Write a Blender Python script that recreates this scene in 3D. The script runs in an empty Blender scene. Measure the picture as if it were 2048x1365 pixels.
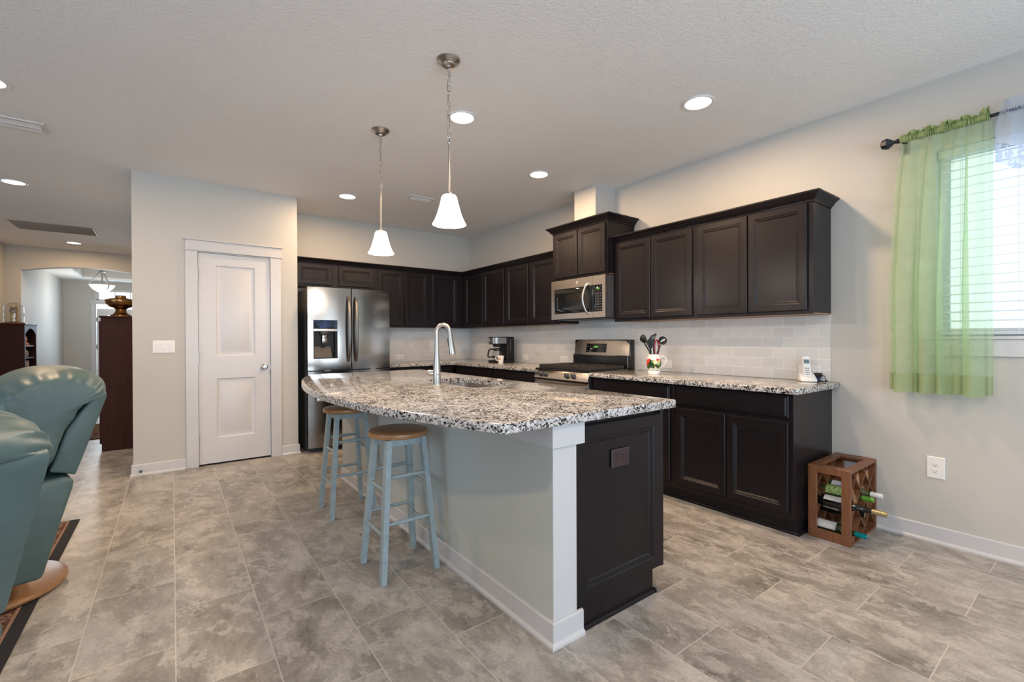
import bpy, bmesh, math, random
from math import sin, cos, pi, radians, sqrt
from mathutils import Vector, Matrix
random.seed(7)
SC = bpy.context.scene
COL = SC.collection

# ------------------------------------------------------------------ camera
CAM_H = 1.216
F_PX, YAW, PITCH, ROLL = 911.4, radians(36.70), radians(-0.265), radians(-0.233)
def cam_basis():
    c, s = cos(YAW), sin(YAW)
    right, fwd, up = Vector((c, -s, 0)), Vector((s, c, 0)), Vector((0, 0, 1))
    f2 = cos(PITCH) * fwd + sin(PITCH) * up
    u2 = cos(PITCH) * up - sin(PITCH) * fwd
    return cos(ROLL) * right + sin(ROLL) * u2, cos(ROLL) * u2 - sin(ROLL) * right, f2
_r, _u, _f = cam_basis()
cd = bpy.data.cameras.new('camera')
cd.sensor_width = 36.0
cd.sensor_fit = 'HORIZONTAL'
cd.lens = F_PX * 36.0 / 2048.0
cd.clip_start = 0.02
cam = bpy.data.objects.new('camera', cd)
COL.objects.link(cam)
M = Matrix.Identity(4)
for i in range(3):
    M[i][0], M[i][1], M[i][2] = _r[i], _u[i], -_f[i]
M[2][3] = CAM_H
cam.matrix_world = M
SC.camera = cam

# ------------------------------------------------------------------ world, daylight, exposure
W = bpy.data.worlds.new('world')
SC.world = W
W.use_nodes = True
bg = W.node_tree.nodes['Background']
bg.inputs[0].default_value = (0.80, 0.90, 1.0, 1)
bg.inputs[1].default_value = 1.4
SC.view_settings.view_transform = 'Standard'
SC.view_settings.look = 'None'
SC.view_settings.exposure = 0.2
SC.view_settings.gamma = 1.0
SC.view_settings.use_curve_mapping = False
cy = SC.cycles
cy.use_denoising = True
cy.max_bounces = 9
cy.diffuse_bounces = 5
cy.glossy_bounces = 4
cy.transmission_bounces = 6
cy.transparent_max_bounces = 16
cy.caustics_reflective = False
cy.caustics_refractive = False
cy.sample_clamp_indirect = 5.0
cy.sample_clamp_direct = 0.0
cy.blur_glossy = 0.5

def area_light(name, loc, aim, sx, sy, power, color, parent=None):
    d = bpy.data.lights.new(name, 'AREA')
    d.shape = 'RECTANGLE'
    d.size, d.size_y = sx, sy
    d.energy = power
    d.color = color
    o = bpy.data.objects.new(name, d)
    COL.objects.link(o)
    o.location = loc
    o.rotation_euler = Vector(aim).to_track_quat('-Z', 'Y').to_euler()
    return o
DAY = (0.60, 0.79, 1.0)
WARM = (1.0, 0.69, 0.42)
# daylight coming in through the windows behind the camera, the kitchen window and the front door, plus added ceiling fill
area_light('daylight_doors', (-0.75, -3.45, 1.35), (0, 1, 0.1), 3.8, 2.3, 14, DAY)
area_light('daylight_rear_window', (2.32, -3.45, 1.45), (0, 1, 0.1), 1.1, 1.7, 6, DAY)
area_light('ceiling_fill_doors', (-0.75, -4.25, 0.95), (0, 0.85, 1), 3.9, 2.0, 185, DAY)  # upward fill added to brighten the ceiling, in place of ground bounce
area_light('ceiling_fill_window', (2.32, -3.85, 1.15), (0, 0.85, 1), 1.15, 1.0, 62, DAY)  # matching upward ceiling fill added outside the rear window
area_light('daylight_left', (-5.95, 1.2, 1.4), (1, 0, 0.3), 3.4, 1.9, 70, DAY)
area_light('daylight_kitchen', (3.95, 0.02, 1.78), (-1, 0, 0), 1.26, 1.06, 11, DAY)
area_light('daylight_entry', (-0.93, 14.5, 1.6), (0, -1, 0), 1.1, 1.9, 90, DAY)

# ------------------------------------------------------------------ materials
MATS = {}
def nt_new(name):
    m = bpy.data.materials.new(name)
    m.use_nodes = True
    nt = m.node_tree
    b = nt.nodes['Principled BSDF']
    MATS[name] = m
    return m, nt, b
def setp(b, col=None, rough=None, metal=None, spec=None, coat=None, coat_r=None, ior=None, aniso=None, trans=None, em=None, em_s=None, alpha=None):
    I = b.inputs
    if col is not None: I['Base Color'].default_value = (*col, 1)
    if rough is not None: I['Roughness'].default_value = rough
    if metal is not None: I['Metallic'].default_value = metal
    if spec is not None: I['Specular IOR Level'].default_value = spec
    if coat is not None: I['Coat Weight'].default_value = coat
    if coat_r is not None: I['Coat Roughness'].default_value = coat_r
    if ior is not None: I['IOR'].default_value = ior
    if aniso is not None: I['Anisotropic'].default_value = aniso
    if trans is not None: I['Transmission Weight'].default_value = trans
    if em is not None: I['Emission Color'].default_value = (*em, 1)
    if em_s is not None: I['Emission Strength'].default_value = em_s
    if alpha is not None: I['Alpha'].default_value = alpha
def N(nt, typ, **kw):
    n = nt.nodes.new(typ)
    for k, v in kw.items():
        if k.startswith('i_'):
            key = k[2:]
            key = int(key) if key.isdigit() else key.replace('_', ' ')
            n.inputs[key].default_value = v
        else:
            setattr(n, k, v)
    return n
def ramp(nt, stops, interp='LINEAR'):
    n = nt.nodes.new('ShaderNodeValToRGB')
    cr = n.color_ramp
    cr.interpolation = interp
    while len(cr.elements) < len(stops):
        cr.elements.new(0.5)
    for e, (p, c) in zip(cr.elements, stops):
        e.position = p
        e.color = (*c, 1) if len(c) == 3 else c
    return n
def math_n(nt, op, a=None, b=None, c=None):
    n = nt.nodes.new('ShaderNodeMath')
    n.operation = op
    for i, v in enumerate((a, b, c)):
        if v is None: continue
        if isinstance(v, (int, float)): n.inputs[i].default_value = v
        else: nt.links.new(v, n.inputs[i])
    return n.outputs[0]
def mix_rgb(nt, fac, a, b, mode='MIX'):
    n = nt.nodes.new('ShaderNodeMix')
    n.data_type = 'RGBA'
    n.blend_type = mode
    for s, v in ((0, fac), (6, a), (7, b)):
        if isinstance(v, (int, float)): n.inputs[s].default_value = v
        elif isinstance(v, tuple): n.inputs[s].default_value = (*v, 1) if len(v) == 3 else v
        else: nt.links.new(v, n.inputs[s])
    return n.outputs[2]
def bump(nt, b, height, strength=0.1, dist=0.01):
    n = nt.nodes.new('ShaderNodeBump')
    n.inputs['Strength'].default_value = strength
    n.inputs['Distance'].default_value = dist
    nt.links.new(height, n.inputs['Height'])
    nt.links.new(n.outputs[0], b.inputs['Normal'])
def coords(nt, kind='Object'):
    return nt.nodes.new('ShaderNodeTexCoord').outputs[kind]
def pos(nt):
    return nt.nodes.new('ShaderNodeNewGeometry').outputs['Position']

def plain(name, col, rough=0.5, metal=0.0, var=0.04, scale=14.0, **kw):
    """Principled with a slight procedural variation of colour and roughness."""
    m, nt, b = nt_new(name)
    setp(b, col, rough, metal, **kw)
    n = N(nt, 'ShaderNodeTexNoise', i_Scale=scale, i_Detail=4.0)
    nt.links.new(coords(nt), n.inputs['Vector'])
    lo = tuple(max(0, c * (1 - var)) for c in col)
    hi = tuple(min(1, c * (1 + var)) for c in col)
    r = ramp(nt, [(0.3, lo), (0.7, hi)])
    nt.links.new(n.outputs[0], r.inputs[0])
    nt.links.new(r.outputs[0], b.inputs['Base Color'])
    return m

def wall_mat(name, col, rough=0.62, bs=0.12, scale=120.0):
    m, nt, b = nt_new(name)
    setp(b, col, rough, spec=0.3)
    n = N(nt, 'ShaderNodeTexNoise', i_Scale=scale, i_Detail=2.0, i_Roughness=0.5)
    nt.links.new(pos(nt), n.inputs['Vector'])
    r = ramp(nt, [(0.42, (0, 0, 0)), (0.62, (1, 1, 1))])
    nt.links.new(n.outputs[0], r.inputs[0])
    bump(nt, b, r.outputs[0], bs, 0.002)
    n2 = N(nt, 'ShaderNodeTexNoise', i_Scale=0.8, i_Detail=2.0)
    nt.links.new(pos(nt), n2.inputs['Vector'])
    r2 = ramp(nt, [(0.3, tuple(c * 0.985 for c in col)), (0.7, tuple(min(1, c * 1.015) for c in col))])
    nt.links.new(n2.outputs[0], r2.inputs[0])
    nt.links.new(r2.outputs[0], b.inputs['Base Color'])
    return m
wall_mat('wall', (0.525, 0.505, 0.468))
wall_mat('wall_cool', (0.50, 0.51, 0.475))
wall_mat('ceiling', (0.86, 0.845, 0.835), 0.7, 0.5, 70.0)
wall_mat('foyer_white', (0.80, 0.79, 0.76), 0.7, 0.1, 75.0)
plain('trim', (0.57, 0.56, 0.56), 0.32, var=0.01)
plain('door_white', (0.60, 0.585, 0.585), 0.34, var=0.01)
plain('plastic_white', (0.80, 0.77, 0.75), 0.35, var=0.01)
plain('plastic_white_hi', (0.78, 0.76, 0.74), 0.42, var=0.01)
plain('slot_dark', (0.03, 0.03, 0.03), 0.5)
plain('nickel', (0.46, 0.43, 0.40), 0.28, 1.0, 0.05)
plain('handle_steel', (0.24, 0.22, 0.205), 0.3, 1.0, 0.03)
plain('nickel_bright', (0.47, 0.44, 0.405), 0.30, 1.0, 0.03)
plain('dark_metal', (0.018, 0.02, 0.03), 0.4, 0.3)
plain('black_plastic', (0.011, 0.011, 0.012), 0.5, spec=0.3)
plain('black_enamel', (0.012, 0.012, 0.013), 0.14, spec=0.5)
plain('iron', (0.03, 0.025, 0.023), 0.5, 0.2, 0.2, 60)
plain('black_glass', (0.008, 0.009, 0.010), 0.05, spec=0.6, var=0.0)
plain('grey_plastic', (0.06, 0.06, 0.065), 0.4)
plain('red_plastic', (0.36, 0.012, 0.02), 0.3)
plain('outlet_brown', (0.035, 0.018, 0.02), 0.4)
plain('ceramic', (0.82, 0.81, 0.78), 0.12, var=0.01, coat=0.5)
plain('rubber', (0.02, 0.02, 0.02), 0.7)
plain('screen_lcd', (0.10, 0.16, 0.17), 0.2)
plain('blue_plastic', (0.01, 0.03, 0.12), 0.3)
plain('bronze', (0.30, 0.15, 0.055), 0.28, 1.0, 0.35, 9)
plain('brass', (0.65, 0.42, 0.18), 0.25, 1.0, 0.1)
plain('cap_white', (0.75, 0.75, 0.76), 0.35)
plain('cap_green', (0.15, 0.42, 0.05), 0.25, 0.4)
plain('cap_gold', (0.42, 0.34, 0.17), 0.3, 0.6)
plain('cap_teal', (0.0, 0.30, 0.32), 0.25, 0.4)
plain('label_white', (0.72, 0.71, 0.69), 0.55, var=0.12, scale=120)
plain('label_green', (0.42, 0.55, 0.18), 0.5, var=0.5, scale=70)
plain('grille_brown', (0.33, 0.27, 0.22), 0.5)
plain('vent_white', (0.70, 0.68, 0.66), 0.45)
plain('granite_under', (0.5, 0.48, 0.46), 0.5)
plain('sink_steel', (0.62, 0.60, 0.58), 0.26, 1.0, 0.03)
plain('book_brown', (0.16, 0.08, 0.05), 0.6)
plain('book_tan', (0.40, 0.28, 0.20), 0.6)
plain('terracotta', (0.42, 0.17, 0.09), 0.5, var=0.3, scale=60)
plain('grey_pot', (0.30, 0.28, 0.25), 0.6, var=0.3, scale=60)
plain('reveal_dark', (0.006, 0.006, 0.006), 0.8)

def emit(name, col, s, base=(0.8, 0.8, 0.8)):
    m, nt, b = nt_new(name)
    setp(b, base, 0.4, em=col, em_s=s)
    n = N(nt, 'ShaderNodeTexNoise', i_Scale=30.0)
    nt.links.new(coords(nt), n.inputs['Vector'])
    r = ramp(nt, [(0.0, tuple(c * 0.97 for c in col)), (1.0, col)])
    nt.links.new(n.outputs[0], r.inputs[0])
    nt.links.new(r.outputs[0], b.inputs['Emission Color'])
    return m
emit('lamp_lens', (1.0, 0.93, 0.84), 6.0)
emit('lamp_shade', (1.0, 0.97, 0.93), 0.72, (0.85, 0.85, 0.84))
emit('bulb', (1.0, 0.95, 0.86), 8.0)
emit('digits_green', (0.22, 0.65, 0.08), 0.5, (0.01, 0.02, 0.01))
emit('led_blue', (0.1, 0.1, 1.0), 1.5, (0.0, 0.0, 0.1))

def wood_mat(name, c1, c2, rough=0.35, scale=6.0, axis='Z', coat=0.2, spec=0.5):
    m, nt, b = nt_new(name)
    setp(b, c1, rough, coat=coat, coat_r=0.25, spec=spec)
    mp = N(nt, 'ShaderNodeMapping')
    s = [9.0, 9.0, 9.0]
    s['XYZ'.index(axis)] = 0.9
    mp.inputs['Scale'].default_value = s
    nt.links.new(coords(nt), mp.inputs['Vector'])
    n = N(nt, 'ShaderNodeTexNoise', i_Scale=scale, i_Detail=6.0, i_Distortion=1.2)
    nt.links.new(mp.outputs[0], n.inputs['Vector'])
    r = ramp(nt, [(0.25, c1), (0.75, c2)])
    nt.links.new(n.outputs[0], r.inputs[0])
    nt.links.new(r.outputs[0], b.inputs['Base Color'])
    bump(nt, b, n.outputs[0], 0.04, 0.002)
    return m
wood_mat('espresso', (0.0088, 0.0066, 0.0082), (0.0125, 0.0095, 0.0112), 0.31, 5.0, 'Z', 0.0, 0.26)
wood_mat('mahogany', (0.030, 0.008, 0.005), (0.060, 0.016, 0.010), 0.55, 5.0, 'Z', 0.0, 0.2)
wood_mat('rack_wood', (0.118, 0.042, 0.017), (0.225, 0.090, 0.036), 0.45, 6.0, 'Z', 0.1)
wood_mat('oak', (0.28, 0.125, 0.045), (0.38, 0.185, 0.072), 0.4, 5.0, 'X', 0.2)
wood_mat('base_oak', (0.24, 0.115, 0.045), (0.36, 0.19, 0.085), 0.35, 4.0, 'X', 0.3)
wood_mat('unfinished', (0.40, 0.22, 0.10), (0.50, 0.30, 0.15), 0.6, 5.0, 'Y', 0.0)
plain('stool_blue', (0.29, 0.355, 0.37), 0.5, var=0.10, scale=30)

def steel_mat(name, base=(0.55, 0.53, 0.51), rough=0.24, streak='X'):
    m, nt, b = nt_new(name)
    setp(b, base, rough, 1.0, aniso=0.5)
    mp = N(nt, 'ShaderNodeMapping')
    s = [300.0, 300.0, 300.0]
    s['XYZ'.index(streak)] = 1.5
    mp.inputs['Scale'].default_value = s
    nt.links.new(coords(nt), mp.inputs['Vector'])
    n = N(nt, 'ShaderNodeTexNoise', i_Scale=1.0, i_Detail=3.0)
    nt.links.new(mp.outputs[0], n.inputs['Vector'])
    r = ramp(nt, [(0.3, tuple(c * 0.975 for c in base)), (0.7, tuple(min(1, c * 1.02) for c in base))])
    nt.links.new(n.outputs[0], r.inputs[0])
    nt.links.new(r.outputs[0], b.inputs['Base Color'])
    mr = N(nt, 'ShaderNodeMapRange', i_3=rough - 0.01, i_4=rough + 0.015)
    nt.links.new(n.outputs[0], mr.inputs[0])
    nt.links.new(mr.outputs[0], b.inputs['Roughness'])
    return m
steel_mat('steel', (0.37, 0.33, 0.295), 0.15, 'Z')
steel_mat('steel_h', (0.60, 0.525, 0.45), 0.25, 'Y')

def leather(name, col):
    m, nt, b = nt_new(name)
    setp(b, col, 0.40, spec=0.42)
    v = N(nt, 'ShaderNodeTexVoronoi', i_Scale=260.0)
    nt.links.new(coords(nt), v.inputs['Vector'])
    n = N(nt, 'ShaderNodeTexNoise', i_Scale=9.0, i_Detail=4.0)
    nt.links.new(coords(nt), n.inputs['Vector'])
    h = math_n(nt, 'MULTIPLY_ADD', v.outputs['Distance'], 0.12, n.outputs[0])
    bump(nt, b, h, 0.18, 0.006)
    r = ramp(nt, [(0.3, tuple(c * 0.9 for c in col)), (0.7, tuple(c * 1.1 for c in col))])
    nt.links.new(n.outputs[0], r.inputs[0])
    nt.links.new(r.outputs[0], b.inputs['Base Color'])
    return m
leather('leather', (0.080, 0.130, 0.132))

def granite():
    m, nt, b = nt_new('granite')
    setp(b, (0.5, 0.5, 0.5), 0.09, spec=0.5, coat=0.3, coat_r=0.03)
    p = pos(nt)
    nd = N(nt, 'ShaderNodeTexNoise', i_Scale=55.0, i_Detail=3.0)
    nt.links.new(p, nd.inputs['Vector'])
    off = N(nt, 'ShaderNodeVectorMath', operation='MULTIPLY_ADD')
    nt.links.new(nd.outputs['Color'], off.inputs[0])
    off.inputs[1].default_value = (0.016, 0.016, 0.016)
    nt.links.new(p, off.inputs[2])
    v = N(nt, 'ShaderNodeTexVoronoi', i_Scale=135.0)
    nt.links.new(off.outputs[0], v.inputs['Vector'])
    sep = N(nt, 'ShaderNodeSeparateColor')
    nt.links.new(v.outputs['Color'], sep.inputs[0])
    cl = N(nt, 'ShaderNodeTexNoise', i_Scale=16.0, i_Detail=2.0)
    nt.links.new(p, cl.inputs['Vector'])
    k = math_n(nt, 'MULTIPLY_ADD', cl.outputs[0], 0.9, math_n(nt, 'SUBTRACT', sep.outputs[0], 0.45))
    r = ramp(nt, [(0.0, (0.016, 0.015, 0.016)), (0.12, (0.045, 0.041, 0.040)), (0.20, (0.19, 0.178, 0.172)),
                  (0.36, (0.38, 0.358, 0.345)), (0.56, (0.56, 0.54, 0.525)), (0.80, (0.66, 0.64, 0.62))], 'CONSTANT')
    nt.links.new(k, r.inputs[0])
    n3 = N(nt, 'ShaderNodeTexNoise', i_Scale=420.0, i_Detail=2.0)
    nt.links.new(p, n3.inputs['Vector'])
    r3 = ramp(nt, [(0.35, (0.78, 0.78, 0.78)), (0.65, (1.1, 1.1, 1.1))])
    nt.links.new(n3.outputs[0], r3.inputs[0])
    nt.links.new(mix_rgb(nt, 1.0, r.outputs[0], r3.outputs[0], 'MULTIPLY'), b.inputs['Base Color'])
granite()

def floor_mat():
    m, nt, b = nt_new('floor_tile')
    setp(b, (0.4, 0.36, 0.32), 0.3, spec=0.45)
    p = pos(nt)
    s = N(nt, 'ShaderNodeSeparateXYZ')
    nt.links.new(p, s.inputs[0])
    TW = 0.3063
    TL = TW * 2
    cx = math_n(nt, 'DIVIDE', math_n(nt, 'ADD', s.outputs[0], 0.303 + 40 * TW), TW)
    col = math_n(nt, 'FLOOR', cx)
    fx = math_n(nt, 'FRACT', cx)
    odd = math_n(nt, 'MODULO', col, 2.0)
    ph = math_n(nt, 'MULTIPLY_ADD', odd, -0.314, 0.410)
    ry = math_n(nt, 'DIVIDE', math_n(nt, 'SUBTRACT', math_n(nt, 'ADD', s.outputs[1], 40 * TL), ph), TL)
    row = math_n(nt, 'FLOOR', ry)
    fy = math_n(nt, 'FRACT', ry)
    ex = math_n(nt, 'MULTIPLY', math_n(nt, 'MINIMUM', fx, math_n(nt, 'SUBTRACT', 1.0, fx)), TW)
    ey = math_n(nt, 'MULTIPLY', math_n(nt, 'MINIMUM', fy, math_n(nt, 'SUBTRACT', 1.0, fy)), TL)
    e = math_n(nt, 'MINIMUM', ex, ey)
    grout = N(nt, 'ShaderNodeMapRange', i_1=0.0016, i_2=0.0028, i_3=1.0, i_4=0.0)
    nt.links.new(e, grout.inputs[0])
    idv = N(nt, 'ShaderNodeCombineXYZ')
    nt.links.new(col, idv.inputs[0]); nt.links.new(row, idv.inputs[1])
    wn = N(nt, 'ShaderNodeTexWhiteNoise', noise_dimensions='3D')
    nt.links.new(idv.outputs[0], wn.inputs['Vector'])
    offs = N(nt, 'ShaderNodeVectorMath', operation='MULTIPLY_ADD')
    nt.links.new(wn.outputs['Color'], offs.inputs[0])
    offs.inputs[1].default_value = (7, 7, 7)
    nt.links.new(p, offs.inputs[2])
    mp = N(nt, 'ShaderNodeMapping')
    mp.inputs['Scale'].default_value = (1.5, 0.95, 1)
    mp.inputs['Rotation'].default_value = (0, 0, radians(38))
    nt.links.new(offs.outputs[0], mp.inputs['Vector'])
    n1 = N(nt, 'ShaderNodeTexNoise', i_Scale=2.8, i_Detail=11.0, i_Roughness=0.72, i_Distortion=0.35)
    nt.links.new(mp.outputs[0], n1.inputs['Vector'])
    n2 = N(nt, 'ShaderNodeTexNoise', i_Scale=7.5, i_Detail=12.0, i_Roughness=0.74, i_Distortion=0.35)
    nt.links.new(mp.outputs[0], n2.inputs['Vector'])
    n4 = N(nt, 'ShaderNodeTexNoise', i_Scale=70.0, i_Detail=4.0, i_Roughness=0.6)
    nt.links.new(p, n4.inputs['Vector'])
    t = math_n(nt, 'MULTIPLY_ADD', wn.outputs['Value'], 0.05, math_n(nt, 'SUBTRACT', n1.outputs[0], 0.025))
    r = ramp(nt, [(0.34, (0.180, 0.165, 0.146)), (0.45, (0.275, 0.255, 0.230)), (0.53, (0.355, 0.333, 0.306)), (0.64, (0.45, 0.428, 0.40))])
    nt.links.new(t, r.inputs[0])
    wisp = ramp(nt, [(0.52, (0, 0, 0)), (0.555, (0.8, 0.8, 0.8)), (0.64, (1, 1, 1))])
    nt.links.new(n2.outputs[0], wisp.inputs[0])
    c = mix_rgb(nt, math_n(nt, 'MULTIPLY', wisp.outputs[0], 0.52), r.outputs[0], (0.55, 0.525, 0.49))
    vein = ramp(nt, [(0.485, (0, 0, 0)), (0.502, (1, 1, 1)), (0.515, (0, 0, 0))])
    nt.links.new(n1.outputs[0], vein.inputs[0])
    c = mix_rgb(nt, math_n(nt, 'MULTIPLY', vein.outputs[0], 0.22), c, (0.17, 0.15, 0.13))
    sp_ = ramp(nt, [(0.3, (0.86, 0.86, 0.86)), (0.7, (1.12, 1.12, 1.12))])
    nt.links.new(n4.outputs[0], sp_.inputs[0])
    c = mix_rgb(nt, 1.0, c, sp_.outputs[0], 'MULTIPLY')
    c = mix_rgb(nt, math_n(nt, 'MULTIPLY', grout.outputs[0], 0.9), c, (0.52, 0.49, 0.455))
    nt.links.new(c, b.inputs['Base Color'])
    rr = N(nt, 'ShaderNodeMapRange', i_1=0.3, i_2=0.7, i_3=0.25, i_4=0.42)
    nt.links.new(n1.outputs[0], rr.inputs[0])
    nt.links.new(rr.outputs[0], b.inputs['Roughness'])
    h = math_n(nt, 'MULTIPLY_ADD', grout.outputs[0], -1.0, math_n(nt, 'MULTIPLY', n2.outputs[0], 0.25))
    bump(nt, b, h, 0.18, 0.004)
floor_mat()

def tile_mat(name, axis):
    """3x6 inch grey glass subway tile, running bond; axis is the horizontal world axis."""
    m, nt, b = nt_new(name)
    setp(b, (0.4, 0.4, 0.4), 0.08, spec=0.5, coat=0.4, coat_r=0.04)
    p = pos(nt)
    s = N(nt, 'ShaderNodeSeparateXYZ')
    nt.links.new(p, s.inputs[0])
    u = s.outputs['XYZ'.index(axis)]
    RH, TL = 0.076, 0.152
    rz = math_n(nt, 'DIVIDE', math_n(nt, 'SUBTRACT', s.outputs[2], 0.914), RH)
    row = math_n(nt, 'FLOOR', rz)
    fz = math_n(nt, 'FRACT', rz)
    odd = math_n(nt, 'MODULO', row, 2.0)
    ru = math_n(nt, 'DIVIDE', math_n(nt, 'ADD', math_n(nt, 'ADD', u, 20 * TL - 1.267), math_n(nt, 'MULTIPLY', odd, 0.076)), TL)
    fu = math_n(nt, 'FRACT', ru)
    ez = math_n(nt, 'MULTIPLY', math_n(nt, 'MINIMUM', fz, math_n(nt, 'SUBTRACT', 1.0, fz)), RH)
    eu = math_n(nt, 'MULTIPLY', math_n(nt, 'MINIMUM', fu, math_n(nt, 'SUBTRACT', 1.0, fu)), TL)
    e = math_n(nt, 'MINIMUM', ez, eu)
    g = N(nt, 'ShaderNodeMapRange', i_1=0.0010, i_2=0.0022, i_3=1.0, i_4=0.0)
    nt.links.new(e, g.inputs[0])
    idv = N(nt, 'ShaderNodeCombineXYZ')
    nt.links.new(math_n(nt, 'FLOOR', ru), idv.inputs[0]); nt.links.new(row, idv.inputs[1])
    wn = N(nt, 'ShaderNodeTexWhiteNoise', noise_dimensions='3D')
    nt.links.new(idv.outputs[0], wn.inputs['Vector'])
    r = ramp(nt, [(0.0, (0.63, 0.625, 0.61)), (1.0, (0.70, 0.695, 0.68))])
    nt.links.new(wn.outputs['Value'], r.inputs[0])
    nt.links.new(mix_rgb(nt, g.outputs[0], r.outputs[0], (0.82, 0.80, 0.78)), b.inputs['Base Color'])
    mr = N(nt, 'ShaderNodeMapRange', i_3=0.08, i_4=0.6)
    nt.links.new(g.outputs[0], mr.inputs[0])
    nt.links.new(mr.outputs[0], b.inputs['Roughness'])
    bump(nt, b, math_n(nt, 'MULTIPLY', g.outputs[0], -1.0), 0.25, 0.002)
tile_mat('tile_y', 'Y')
tile_mat('tile_x', 'X')

def cloth_mat(name, col, t_transp, t_transl, fold=0.0, alpha_lace=False):
    m, nt, b = nt_new(name)
    out = nt.nodes['Material Output']
    nt.nodes.remove(b)
    d = N(nt, 'ShaderNodeBsdfDiffuse'); d.inputs[0].default_value = (*col, 1)
    tl = N(nt, 'ShaderNodeBsdfTranslucent'); tl.inputs[0].default_value = (*col, 1)
    tp = N(nt, 'ShaderNodeBsdfTransparent'); tp.inputs[0].default_value = (*[0.45 + 0.55 * c for c in col], 1)
    m1 = N(nt, 'ShaderNodeMixShader'); m1.inputs[0].default_value = t_transl
    nt.links.new(d.outputs[0], m1.inputs[1]); nt.links.new(tl.outputs[0], m1.inputs[2])
    m2 = N(nt, 'ShaderNodeMixShader')
    w = N(nt, 'ShaderNodeTexNoise', i_Scale=7.0 if not alpha_lace else 38.0, i_Detail=3.0)
    nt.links.new(coords(nt), w.inputs['Vector'])
    lo, hi = (t_transp - 0.05, t_transp + 0.05) if not alpha_lace else (0.05, 0.85)
    mr = N(nt, 'ShaderNodeMapRange', i_1=0.45 if alpha_lace else 0.3, i_2=0.55 if alpha_lace else 0.7, i_3=lo, i_4=hi)
    nt.links.new(w.outputs[0], mr.inputs[0])
    nt.links.new(mr.outputs[0], m2.inputs[0])
    nt.links.new(m1.outputs[0], m2.inputs[1]); nt.links.new(tp.outputs[0], m2.inputs[2])
    nt.links.new(m2.outputs[0], out.inputs[0])
    return m
cloth_mat('sheer_green', (0.66, 0.80, 0.58), 0.56, 0.55)
cloth_mat('green_hem', (0.50, 0.61, 0.36), 0.26, 0.5)
cloth_mat('green_ruffle', (0.42, 0.52, 0.24), 0.08, 0.4)
cloth_mat('valance', (0.70, 0.76, 0.86), 0.35, 0.6)
cloth_mat('valance_lace', (0.62, 0.68, 0.80), 0.4, 0.6, alpha_lace=True)
cloth_mat('blind', (0.82, 0.84, 0.86), 0.03, 0.35)
plain('thread_navy', (0.02, 0.03, 0.12), 0.7)

def glass_mat(name, col, rough=0.0, tint=0.85):
    m, nt, b = nt_new(name)
    out = nt.nodes['Material Output']
    nt.nodes.remove(b)
    g = N(nt, 'ShaderNodeBsdfGlossy'); g.inputs['Roughness'].default_value = 0.02
    t = N(nt, 'ShaderNodeBsdfTransparent'); t.inputs[0].default_value = (*col, 1)
    n = N(nt, 'ShaderNodeTexNoise', i_Scale=4.0)
    nt.links.new(coords(nt), n.inputs['Vector'])
    lw_ = N(nt, 'ShaderNodeLayerWeight', i_Blend=0.5)
    k = math_n(nt, 'MULTIPLY_ADD', math_n(nt, 'POWER', lw_.outputs['Facing'], 4.0), 0.85, math_n(nt, 'MULTIPLY_ADD', n.outputs[0], 0.01, 0.035))
    mx = N(nt, 'ShaderNodeMixShader')
    nt.links.new(k, mx.inputs[0])
    nt.links.new(t.outputs[0], mx.inputs[1]); nt.links.new(g.outputs[0], mx.inputs[2])
    nt.links.new(mx.outputs[0], out.inputs[0])
    return m
glass_mat('clear_glass', (0.96, 0.97, 0.97))
plain('bottle_dark', (0.006, 0.007, 0.006), 0.06, spec=0.6, var=0.0)
plain('bottle_green', (0.055, 0.075, 0.018), 0.05, spec=0.6, var=0.1)
plain('bottle_olive', (0.030, 0.034, 0.010), 0.05, spec=0.6, var=0.1)

def rug_mat(name):
    m, nt, b = nt_new(name)
    setp(b, (0.1, 0.05, 0.04), 0.95, spec=0.1)
    v = N(nt, 'ShaderNodeTexVoronoi', i_Scale=24.0)
    nt.links.new(coords(nt), v.inputs['Vector'])
    n = N(nt, 'ShaderNodeTexNoise', i_Scale=60.0, i_Detail=3.0, i_Distortion=2.0)
    nt.links.new(coords(nt), n.inputs['Vector'])
    k = math_n(nt, 'MULTIPLY_ADD', v.outputs['Distance'], 0.7, math_n(nt, 'MULTIPLY', n.outputs[0], 0.55))
    r = ramp(nt, [(0.30, (0.035, 0.022, 0.018)), (0.42, (0.15, 0.080, 0.055)), (0.52, (0.27, 0.185, 0.13)), (0.62, (0.09, 0.045, 0.033))])
    nt.links.new(k, r.inputs[0])
    nt.links.new(r.outputs[0], b.inputs['Base Color'])
    bump(nt, b, n.outputs[0], 0.5, 0.004)
rug_mat('rug_field')
plain('rug_black', (0.010, 0.010, 0.012), 0.95, var=0.3, scale=200)
plain('rug_stripe', (0.24, 0.135, 0.09), 0.95, var=0.3, scale=120)

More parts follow.
